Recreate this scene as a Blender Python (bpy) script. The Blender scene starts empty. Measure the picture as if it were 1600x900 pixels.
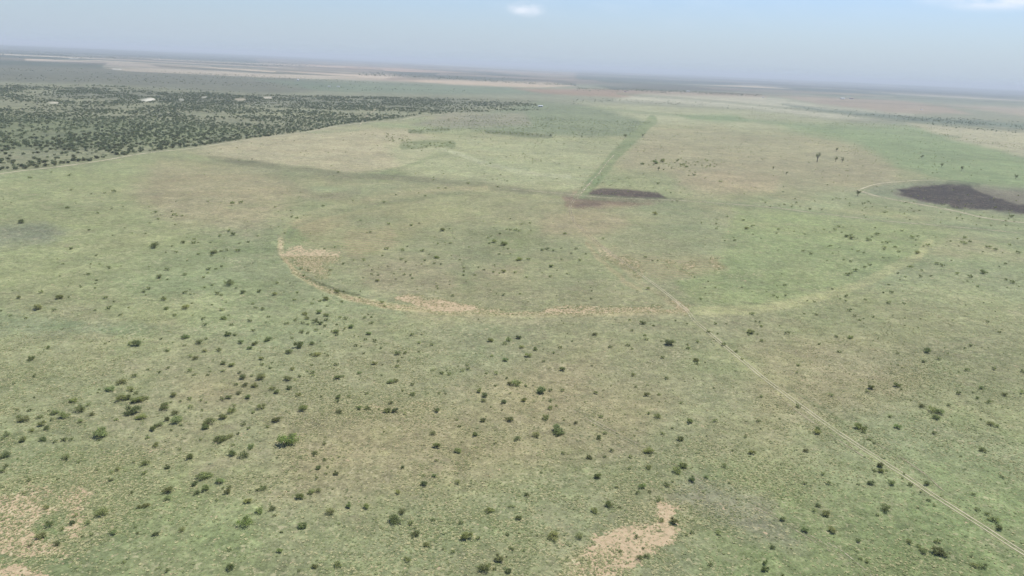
import bpy, math, random
import numpy as np
from mathutils import Matrix, Vector

# ---------------------------------------------------------------- camera, sky, sun, exposure
random.seed(7)
rng = np.random.default_rng(11)
scene = bpy.context.scene
COL = scene.collection
H = 120.0                      # the drone's height over the plain
FPX = 1142.0                   # focal length in photo pixels (1600 wide)
PITCH = math.radians(17.0)
ROLL = math.radians(2.6)
F_ = Vector((0, math.cos(PITCH), -math.sin(PITCH)))
U0 = Vector((0, math.sin(PITCH), math.cos(PITCH)))
R0 = Vector((1, 0, 0))
R_ = math.cos(ROLL) * R0 + math.sin(ROLL) * U0
U_ = math.cos(ROLL) * U0 - math.sin(ROLL) * R0
cam = bpy.data.cameras.new('camera')
cam_o = bpy.data.objects.new('camera', cam)
COL.objects.link(cam_o)
m = Matrix.Identity(4)
for i in range(3):
    m[i][0] = R_[i]; m[i][1] = U_[i]; m[i][2] = -F_[i]
m[2][3] = H
cam_o.matrix_world = m
cam.sensor_width = 36
cam.lens = 36 * FPX / 1600
cam.clip_start = 1
cam.clip_end = 400000
scene.camera = cam_o

SUN_EL = math.radians(63)
SUN_AZ = math.radians(48)      # to the right of the view direction
world = bpy.data.worlds.new('World')
scene.world = world
world.use_nodes = True
wn, wl = world.node_tree.nodes, world.node_tree.links
wn.clear()
w_out = wn.new('ShaderNodeOutputWorld')
w_bg = wn.new('ShaderNodeBackground')
w_bg.inputs['Strength'].default_value = 0.075
sky = wn.new('ShaderNodeTexSky')
sky.sky_type = 'NISHITA'
sky.sun_disc = False
sky.sun_elevation = SUN_EL
sky.sun_rotation = SUN_AZ
sky.altitude = 300
sky.air_density = 1.0
sky.dust_density = 0.6
sky.ozone_density = 3.0
# thin cirrus wisps, fixed directions in the sky
tc = wn.new('ShaderNodeTexCoord')
def ray(u, v):
    return (R_ * ((u - 800) / FPX) + U_ * ((450 - v) / FPX) + F_).normalized()
def sky_wisp(u, v, spread, stretch, thresh):
    d = ray(u, v)
    sub = wn.new('ShaderNodeVectorMath'); sub.operation = 'SUBTRACT'
    wl.new(tc.outputs['Generated'], sub.inputs[0]); sub.inputs[1].default_value = d
    sc = wn.new('ShaderNodeVectorMath'); sc.operation = 'MULTIPLY'
    wl.new(sub.outputs[0], sc.inputs[0]); sc.inputs[1].default_value = (1 / stretch, 1 / stretch, 1 / spread)
    ln = wn.new('ShaderNodeVectorMath'); ln.operation = 'LENGTH'
    wl.new(sc.outputs[0], ln.inputs[0])
    mp = wn.new('ShaderNodeMapRange'); mp.interpolation_type = 'SMOOTHSTEP'
    mp.inputs['From Min'].default_value = 1.0; mp.inputs['From Max'].default_value = 0.2
    wl.new(ln.outputs['Value'], mp.inputs['Value'])
    nz = wn.new('ShaderNodeTexNoise'); nz.inputs['Scale'].default_value = 22; nz.inputs['Detail'].default_value = 6
    st = wn.new('ShaderNodeVectorMath'); st.operation = 'MULTIPLY'; st.inputs[1].default_value = (1, 1, 3.2)
    wl.new(tc.outputs['Generated'], st.inputs[0]); wl.new(st.outputs[0], nz.inputs['Vector'])
    mr = wn.new('ShaderNodeMapRange'); mr.inputs['From Min'].default_value = thresh; mr.inputs['From Max'].default_value = thresh + 0.25
    wl.new(nz.outputs['Fac'], mr.inputs['Value'])
    mu = wn.new('ShaderNodeMath'); mu.operation = 'MULTIPLY'
    wl.new(mp.outputs[0], mu.inputs[0]); wl.new(mr.outputs[0], mu.inputs[1])
    return mu
c1 = sky_wisp(822, 14, 0.012, 0.030, 0.36)
c2 = sky_wisp(1570, -2, 0.016, 0.10, 0.30)
c3 = sky_wisp(1000, -60, 0.10, 0.5, 0.42)
s1 = wn.new('ShaderNodeMath'); s1.operation = 'MAXIMUM'
wl.new(c1.outputs[0], s1.inputs[0]); wl.new(c2.outputs[0], s1.inputs[1])
s2 = wn.new('ShaderNodeMath'); s2.operation = 'MULTIPLY_ADD'; s2.inputs[1].default_value = 0.12
wl.new(c3.outputs[0], s2.inputs[0]); wl.new(s1.outputs[0], s2.inputs[2])
s3 = wn.new('ShaderNodeMath'); s3.operation = 'MULTIPLY'; s3.inputs[1].default_value = 0.75
wl.new(s2.outputs[0], s3.inputs[0])
w_mix = wn.new('ShaderNodeMix'); w_mix.data_type = 'RGBA'
tint = wn.new('ShaderNodeMix'); tint.data_type = 'RGBA'; tint.blend_type = 'MULTIPLY'
tint.inputs[0].default_value = 1.0
wl.new(sky.outputs[0], tint.inputs[6]); tint.inputs[7].default_value = (0.92, 0.97, 1.12, 1)
# the hazy lower air of the sky dome, by elevation
sxyz = wn.new('ShaderNodeSeparateXYZ'); wl.new(tc.outputs['Generated'], sxyz.inputs[0])
el = wn.new('ShaderNodeMapRange'); el.interpolation_type = 'SMOOTHSTEP'
el.inputs['From Min'].default_value = 0.15; el.inputs['From Max'].default_value = -0.03
el.inputs['To Min'].default_value = 0.0; el.inputs['To Max'].default_value = 0.95
wl.new(sxyz.outputs['Z'], el.inputs['Value'])
air = wn.new('ShaderNodeMix'); air.data_type = 'RGBA'
wl.new(el.outputs[0], air.inputs[0]); wl.new(tint.outputs[2], air.inputs[6]); air.inputs[7].default_value = (3.95, 4.85, 5.85, 1)
wl.new(s3.outputs[0], w_mix.inputs[0])
wl.new(air.outputs[2], w_mix.inputs[6]); w_mix.inputs[7].default_value = (7.6, 8.0, 8.8, 1)
wl.new(w_mix.outputs[2], w_bg.inputs['Color'])
wl.new(w_bg.outputs[0], w_out.inputs['Surface'])

sun = bpy.data.lights.new('sun', 'SUN')
sun.energy = 3.4
sun.angle = math.radians(0.6)
sun.color = (1.0, 0.955, 0.88)
sun_o = bpy.data.objects.new('sun', sun)
COL.objects.link(sun_o)
S = Vector((math.sin(SUN_AZ) * math.cos(SUN_EL), math.cos(SUN_AZ) * math.cos(SUN_EL), math.sin(SUN_EL)))
sun_o.rotation_euler = S.to_track_quat('Z', 'Y').to_euler()
sun_o.location = (0, 0, 200)

vs = scene.view_settings
vs.view_transform = 'Standard'; vs.look = 'None'; vs.gamma = 1.0; vs.use_curve_mapping = False
vs.exposure = 0.72
scene.render.engine = 'CYCLES'
scene.cycles.max_bounces = 5
scene.cycles.transparent_max_bounces = 12
scene.cycles.volume_bounces = 0

HAZE_DENSITY = 8.4e-5
HAZE_COLOR = (0.88, 0.955, 1.0)
ALB = 0.64                     # display colour of a sunlit surface -> its albedo

# ---------------------------------------------------------------- survey helpers
def at(u, v):
    """the point of the plain seen at photo pixel (u, v)"""
    d = ray(u, v)
    t = H / max(-d.z, 1e-4)
    return (d.x * t, d.y * t)

RA = np.array(R_); UA = np.array(U_); FA = np.array(F_)
def survey(x, y):
    """map projection used for reading the photo: world ground point -> (u, v)"""
    z = -H
    cx = x * RA[0] + y * RA[1] + z * RA[2]
    cy = x * UA[0] + y * UA[1] + z * UA[2]
    cz = x * FA[0] + y * FA[1] + z * FA[2]
    ok = cz > 1.0
    cz = np.where(ok, cz, 1.0)
    u = np.where(ok, 800 + FPX * cx / cz, -9999.0)
    v = np.where(ok, 450 - FPX * cy / cz, 9999.0)
    return u, v

def hash2(ix, iy, seed):
    h = (ix.astype(np.int64) * 374761393 + iy.astype(np.int64) * 668265263 + seed * 974634777) & 0xFFFFFFFF
    h = ((h ^ (h >> 13)) * 1274126177) & 0xFFFFFFFF
    h = (h ^ (h >> 16)) & 0xFFFFFF
    return h / float(0xFFFFFF)

def vnoise(x, y, seed=0):
    x = np.asarray(x, float); y = np.asarray(y, float)
    ix = np.floor(x); iy = np.floor(y)
    fx = x - ix; fy = y - iy
    fx = fx * fx * (3 - 2 * fx); fy = fy * fy * (3 - 2 * fy)
    a = hash2(ix, iy, seed); b = hash2(ix + 1, iy, seed)
    c = hash2(ix, iy + 1, seed); d = hash2(ix + 1, iy + 1, seed)
    return (a * (1 - fx) + b * fx) * (1 - fy) + (c * (1 - fx) + d * fx) * fy

def fbm(x, y, seed=0, octv=4):
    s = 0; a = 0.5; t = 0
    for i in range(octv):
        s = s + a * vnoise(x * 2 ** i + 17.3 * i, y * 2 ** i - 9.1 * i, seed + i); t += a; a *= 0.55
    return s / t

def smooth(a, b, x):
    t = np.clip((x - a) / (b - a), 0, 1)
    return t * t * (3 - 2 * t)

def terrain(x, y):
    x = np.asarray(x, float); y = np.asarray(y, float)
    d = np.hypot(x, y)
    z = (vnoise(x / 70, y / 70, 3) - 0.5) * 0.7
    z = z + (vnoise(x / 260, y / 260, 5) - 0.5) * 2.0 * smooth(200, 700, d)
    z = z + (vnoise(x / 1900, y / 1100, 6) - 0.5) * 16 * smooth(2500, 7000, d)
    z = z + (fbm(x / 9000, y / 5000, 8, 3) - 0.5) * 110 * smooth(9000, 30000, d)
    z = z + (fbm(x / 2600, y / 2600, 9, 3) - 0.5) * 40 * smooth(9000, 26000, d)
    return z

def poly_sd(px, py, pts):
    """signed distance (inside positive) to a polygon"""
    n = len(pts)
    best = np.full(px.shape, 1e12)
    inside = np.zeros(px.shape, bool)
    for i in range(n):
        ax, ay = pts[i]; bx, by = pts[(i + 1) % n]
        ex, ey = bx - ax, by - ay
        wx, wy = px - ax, py - ay
        t = np.clip((wx * ex + wy * ey) / (ex * ex + ey * ey + 1e-9), 0, 1)
        best = np.minimum(best, (wx - ex * t) ** 2 + (wy - ey * t) ** 2)
        cond = ((ay > py) != (by > py)) & (px < (bx - ax) * (py - ay) / ((by - ay) if by != ay else 1e-9) + ax)
        inside ^= cond
    d = np.sqrt(best)
    return np.where(inside, d, -d)

def line_d(px, py, pts):
    best = np.full(px.shape, 1e12)
    for i in range(len(pts) - 1):
        ax, ay = pts[i]; bx, by = pts[i + 1]
        ex, ey = bx - ax, by - ay
        wx, wy = px - ax, py - ay
        t = np.clip((wx * ex + wy * ey) / (ex * ex + ey * ey + 1e-9), 0, 1)
        best = np.minimum(best, (wx - ex * t) ** 2 + (wy - ey * t) ** 2)
    return np.sqrt(best)

def lin(c):
    c = np.asarray(c, float) / 255.0
    return np.where(c <= 0.04045, c / 12.92, ((c + 0.055) / 1.055) ** 2.4)

def tag(o, label=None, cat=None, group=None, kind=None):
    if label: o['label'] = label
    if cat: o['category'] = cat
    if group: o['group'] = group
    if kind: o['kind'] = kind
    return o

# ---------------------------------------------------------------- materials
def new_mat(name, rough=0.9):
    mt = bpy.data.materials.new(name); mt.use_nodes = True
    b = mt.node_tree.nodes['Principled BSDF']
    b.inputs['Roughness'].default_value = rough
    b.inputs['Specular IOR Level'].default_value = 0.15
    return mt, mt.node_tree.nodes, mt.node_tree.links, b

def n_noise(N, L, vec, scale, detail=3, rough=0.55, dist=0.0):
    t = N.new('ShaderNodeTexNoise')
    t.inputs['Scale'].default_value = scale; t.inputs['Detail'].default_value = detail
    t.inputs['Roughness'].default_value = rough; t.inputs['Distortion'].default_value = dist
    L.new(vec, t.inputs['Vector'])
    return t.outputs['Fac']

def n_range(N, L, val, a, b, c, d):
    r = N.new('ShaderNodeMapRange')
    r.inputs['From Min'].default_value = a; r.inputs['From Max'].default_value = b
    r.inputs['To Min'].default_value = c; r.inputs['To Max'].default_value = d
    L.new(val, r.inputs['Value'])
    return r.outputs[0]

def n_math(N, L, op, a, b):
    r = N.new('ShaderNodeMath'); r.operation = op
    for i, q in enumerate((a, b)):
        if isinstance(q, (int, float)): r.inputs[i].default_value = q
        else: L.new(q, r.inputs[i])
    return r.outputs[0]

def n_mix(N, L, fac, a, b, blend='MIX'):
    r = N.new('ShaderNodeMix'); r.data_type = 'RGBA'; r.blend_type = blend
    for s, q in ((0, fac), (6, a), (7, b)):
        if isinstance(q, (int, float)): r.inputs[s].default_value = q
        elif isinstance(q, tuple): r.inputs[s].default_value = q
        else: L.new(q, r.inputs[s])
    return r.outputs[2]

def ground_material():
    mt, N, L, B = new_mat('prairie_ground', 0.95)
    geo = N.new('ShaderNodeNewGeometry'); P = geo.outputs['Position']
    at_c = N.new('ShaderNodeAttribute'); at_c.attribute_name = 'soil_colour'
    at_m = N.new('ShaderNodeAttribute'); at_m.attribute_name = 'cover'      # r: bare, g: stripes, b: shrub speckle
    sep = N.new('ShaderNodeSeparateColor'); L.new(at_m.outputs['Color'], sep.inputs[0])
    bare, stripes, scrub = sep.outputs[0], sep.outputs[1], sep.outputs[2]
    col = at_c.outputs['Color']
    # broad colour drift: greener and drier grass
    n60 = n_noise(N, L, P, 1 / 55, 4, 0.6, 0.6)
    dry = n_mix(N, L, n_range(N, L, n60, 0.35, 0.66, 0.0, 0.4), col, n_mix(N, L, 1.0, col, (1.12, 1.03, 0.98, 1), 'MULTIPLY'))
    n14 = n_noise(N, L, P, 1 / 11, 4, 0.65, 0.4)
    gre = n_mix(N, L, n_range(N, L, n14, 0.42, 0.66, 0.0, 0.6), dry, n_mix(N, L, 1.0, dry, (0.86, 0.94, 0.82, 1), 'MULTIPLY'))
    # clumps of a metre: pale straw crowns and the dark gaps between them
    n1 = n_noise(N, L, P, 1.15, 3, 0.6, 0.3)
    n3 = n_noise(N, L, P, 0.33, 3, 0.6, 0.2)
    k = n_math(N, L, 'ADD', n_range(N, L, n1, 0.25, 0.75, -0.34, 0.34), n_range(N, L, n3, 0.25, 0.75, -0.22, 0.22))
    k = n_math(N, L, 'ADD', k, 1.0)
    for sc_, lo, hi in ((1 / 3.6, .80, 1.20), (1 / 9.0, .86, 1.14), (1 / 27.0, .87, 1.13), (1 / 90.0, .90, 1.10)):
        k = n_math(N, L, 'MULTIPLY', k, n_range(N, L, n_noise(N, L, P, sc_, 5, 0.72, 0.3), 0.34, 0.66, lo, hi))
    kc = N.new('ShaderNodeCombineColor'); [L.new(k, kc.inputs[i]) for i in range(3)]
    c = n_mix(N, L, 1.0, gre, kc.outputs[0], 'MULTIPLY')
    c = n_mix(N, L, 1.0, c, (0.99, 1.01, 0.985, 1), 'MULTIPLY')
    # reddish bare streaks between the grasses
    nr_ = n_noise(N, L, P, 1 / 15, 5, 0.7, 0.8)
    c = n_mix(N, L, n_range(N, L, nr_, 0.54, 0.70, 0, 0.18), c, (0.29, 0.225, 0.16, 1))
    # dark weeds a foot across
    vd = N.new('ShaderNodeTexVoronoi'); vd.inputs['Scale'].default_value = 1 / 4.5; L.new(P, vd.inputs['Vector'])
    dk = n_math(N, L, 'MULTIPLY', n_math(N, L, 'LESS_THAN', vd.outputs['Distance'], n_range(N, L, n_noise(N, L, P, 1 / 38, 3, 0.6, 0.4), 0.42, 0.68, 0.04, 0.24)), 0.5)
    c = n_mix(N, L, dk, c, (0.10, 0.12, 0.058, 1))
    # straw flecks gathered in drifts
    nf = n_noise(N, L, P, 0.62, 2, 0.5, 0.5); nd = n_noise(N, L, P, 1 / 24, 4, 0.65, 0.5)
    ff = n_math(N, L, 'MULTIPLY', n_range(N, L, nf, 0.56, 0.68, 0, 1), n_range(N, L, nd, 0.42, 0.62, 0.05, 0.6))
    c = n_mix(N, L, ff, c, (0.40, 0.36, 0.22, 1))
    ng = n_noise(N, L, P, 0.21, 3, 0.6, 0.5)
    c = n_mix(N, L, n_range(N, L, ng, 0.56, 0.72, 0, 0.35), c, (0.10, 0.125, 0.055, 1))
    # plough stripes
    wv = N.new('ShaderNodeTexWave'); wv.wave_type = 'BANDS'; wv.bands_direction = 'Y'
    wv.inputs['Scale'].default_value = 0.055; wv.inputs['Distortion'].default_value = 3.5
    wv.inputs['Detail'].default_value = 3; wv.inputs['Detail Scale'].default_value = 0.6
    rot = N.new('ShaderNodeMapping'); rot.inputs['Rotation'].default_value = (0, 0, 0.16)
    L.new(P, rot.inputs['Vector']); L.new(rot.outputs[0], wv.inputs['Vector'])
    sf = n_math(N, L, 'MULTIPLY', n_range(N, L, wv.outputs['Fac'], 0.45, 0.9, 0, 0.75), stripes)
    c = n_mix(N, L, sf, c, (0.30, 0.215, 0.135, 1))
    # bare soil comes through the grass in ragged patches
    nb = n_noise(N, L, P, 0.16, 6, 0.68, 0.5); nb2 = n_noise(N, L, P, 0.85, 3, 0.6, 0.4)
    bf = n_math(N, L, 'ADD', bare, n_range(N, L, nb, 0.3, 0.7, -0.38, 0.38))
    bf = n_math(N, L, 'ADD', bf, n_range(N, L, nb2, 0.3, 0.7, -0.34, 0.34))
    sand = n_mix(N, L, n_noise(N, L, P, 0.12, 4), (0.335, 0.255, 0.160, 1), (0.43, 0.33, 0.205, 1))
    c = n_mix(N, L, n_range(N, L, bf, 0.42, 0.56, 0, 1), c, sand)
    # green clumps standing on the half bare margins
    nc = n_noise(N, L, P, 0.55, 4, 0.62, 0.8)
    rim = n_math(N, L, 'MULTIPLY', n_range(N, L, bare, 0.08, 0.3, 0, 1), n_range(N, L, bare, 0.75, 1.0, 1, 0.25))
    c = n_mix(N, L, n_math(N, L, 'MULTIPLY', n_range(N, L, nc, 0.53, 0.58, 0, 0.8), rim), c, (0.115, 0.145, 0.065, 1))
    c = n_mix(N, L, n_math(N, L, 'MULTIPLY', n_range(N, L, nc, 0.46, 0.40, 0, 0.55), rim), c, (0.46, 0.42, 0.26, 1))
    # low scrub too small and far to be modelled shrub by shrub
    v = N.new('ShaderNodeTexVoronoi'); v.inputs['Scale'].default_value = 1 / 16; L.new(P, v.inputs['Vector'])
    n200 = n_noise(N, L, P, 1 / 130, 3, 0.6, 0.3)
    thr = n_range(N, L, n200, 0.35, 0.65, 0.16, 0.52)
    dots = n_math(N, L, 'LESS_THAN', v.outputs['Distance'], thr)
    c = n_mix(N, L, n_math(N, L, 'MULTIPLY', dots, scrub), c, (0.055, 0.068, 0.040, 1))
    L.new(c, B.inputs['Base Color'])
    bp = N.new('ShaderNodeBump'); bp.inputs['Strength'].default_value = 0.5; bp.inputs['Distance'].default_value = 0.35
    L.new(n_math(N, L, 'ADD', n1, n3), bp.inputs['Height']); L.new(bp.outputs[0], B.inputs['Normal'])
    return mt

def track_material(name, colour):
    mt, N, L, B = new_mat(name, 0.95)
    geo = N.new('ShaderNodeNewGeometry'); P = geo.outputs['Position']
    a = N.new('ShaderNodeAttribute'); a.attribute_name = 'wear'
    n1 = n_noise(N, L, P, 0.9, 3); n2 = n_noise(N, L, P, 0.07, 3)
    c = n_mix(N, L, n1, tuple(x * 0.8 for x in colour) + (1,), tuple(min(1, x * 1.2) for x in colour) + (1,))
    L.new(c, B.inputs['Base Color'])
    f = n_math(N, L, 'ADD', n_range(N, L, n2, 0.3, 0.7, -0.35, 0.35), n_range(N, L, n1, 0.3, 0.7, -0.25, 0.25))
    f = n_math(N, L, 'ADD', f, a.outputs['Fac'])
    f = n_range(N, L, f, 0.25, 0.75, 0, 1)
    L.new(f, B.inputs['Alpha'])
    return mt

def foliage_material(name, base, var=0.25):
    mt, N, L, B = new_mat(name, 0.75)
    oi = N.new('ShaderNodeObjectInfo')
    geo = N.new('ShaderNodeNewGeometry')
    at_t = N.new('ShaderNodeAttribute'); at_t.attribute_name = 'tone'
    nz = n_noise(N, L, geo.outputs['Position'], 0.8, 2)
    c = n_mix(N, L, nz, tuple(x * (1 - var) for x in base) + (1,), (base[0] * (1 + var) * 1.08, base[1] * (1 + var), base[2] * (1 + var), 1))
    tn = N.new('ShaderNodeCombineColor'); [L.new(at_t.outputs['Fac'], tn.inputs[i]) for i in range(3)]
    c = n_mix(N, L, 1.0, c, tn.outputs[0], 'MULTIPLY')
    c = n_mix(N, L, 1.0, c, oi.outputs['Color'], 'MULTIPLY')
    L.new(c, B.inputs['Base Color'])
    tr = N.new('ShaderNodeBsdfTranslucent'); L.new(c, tr.inputs['Color'])
    ms = N.new('ShaderNodeMixShader'); ms.inputs[0].default_value = 0.5
    out = N['Material Output']
    L.new(B.outputs[0], ms.inputs[1]); L.new(tr.outputs[0], ms.inputs[2]); L.new(ms.outputs[0], out.inputs['Surface'])
    return mt

def plain_material(name, base, rough=0.8, scale=1.5):
    mt, N, L, B = new_mat(name, rough)
    tcn = N.new('ShaderNodeTexCoord')
    nz = n_noise(N, L, tcn.outputs['Object'], scale, 4)
    L.new(n_mix(N, L, nz, tuple(x * 0.78 for x in base) + (1,), tuple(min(1, x * 1.15) for x in base) + (1,)), B.inputs['Base Color'])
    return mt

M_ground = ground_material()
M_leaf = foliage_material('mesquite_leaf', (0.268, 0.318, 0.125))
M_juniper = foliage_material('juniper_leaf', (0.135, 0.175, 0.085))
M_wood = plain_material('grey_wood', (0.12, 0.095, 0.07))
M_grass = foliage_material('tussock_grass', (1.0, 1.0, 1.0), 0.08)
M_white = plain_material('white_sheet_metal', (0.80, 0.80, 0.78), 0.5)
M_roofw = plain_material('pale_metal_roof', (0.72, 0.73, 0.74), 0.4)
M_roofr = plain_material('rusty_roof', (0.30, 0.14, 0.10), 0.7)
M_dark = plain_material('dark_opening', (0.05, 0.05, 0.055), 0.6)

# ---------------------------------------------------------------- mesh helpers
def mesh_np(name, verts, faces, mat, parent=None, tone=None, link=True):
    """verts (n,3), faces (m,k) with constant k"""
    me = bpy.data.meshes.new(name)
    nf, k = faces.shape
    me.vertices.add(len(verts)); me.vertices.foreach_set('co', np.ascontiguousarray(verts, np.float32).ravel())
    me.loops.add(nf * k); me.loops.foreach_set('vertex_index', np.ascontiguousarray(faces, np.int32).ravel())
    me.polygons.add(nf); me.polygons.foreach_set('loop_start', np.arange(0, nf * k, k, dtype=np.int32))
    me.update(calc_edges=True); me.validate()
    if tone is not None:
        a = me.attributes.new('tone', 'FLOAT', 'POINT'); a.data.foreach_set('value', np.ascontiguousarray(tone, np.float32))
    me.materials.append(mat)
    o = bpy.data.objects.new(name, me)
    if link: COL.objects.link(o)
    if parent is not None: o.parent = parent
    return o

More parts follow.
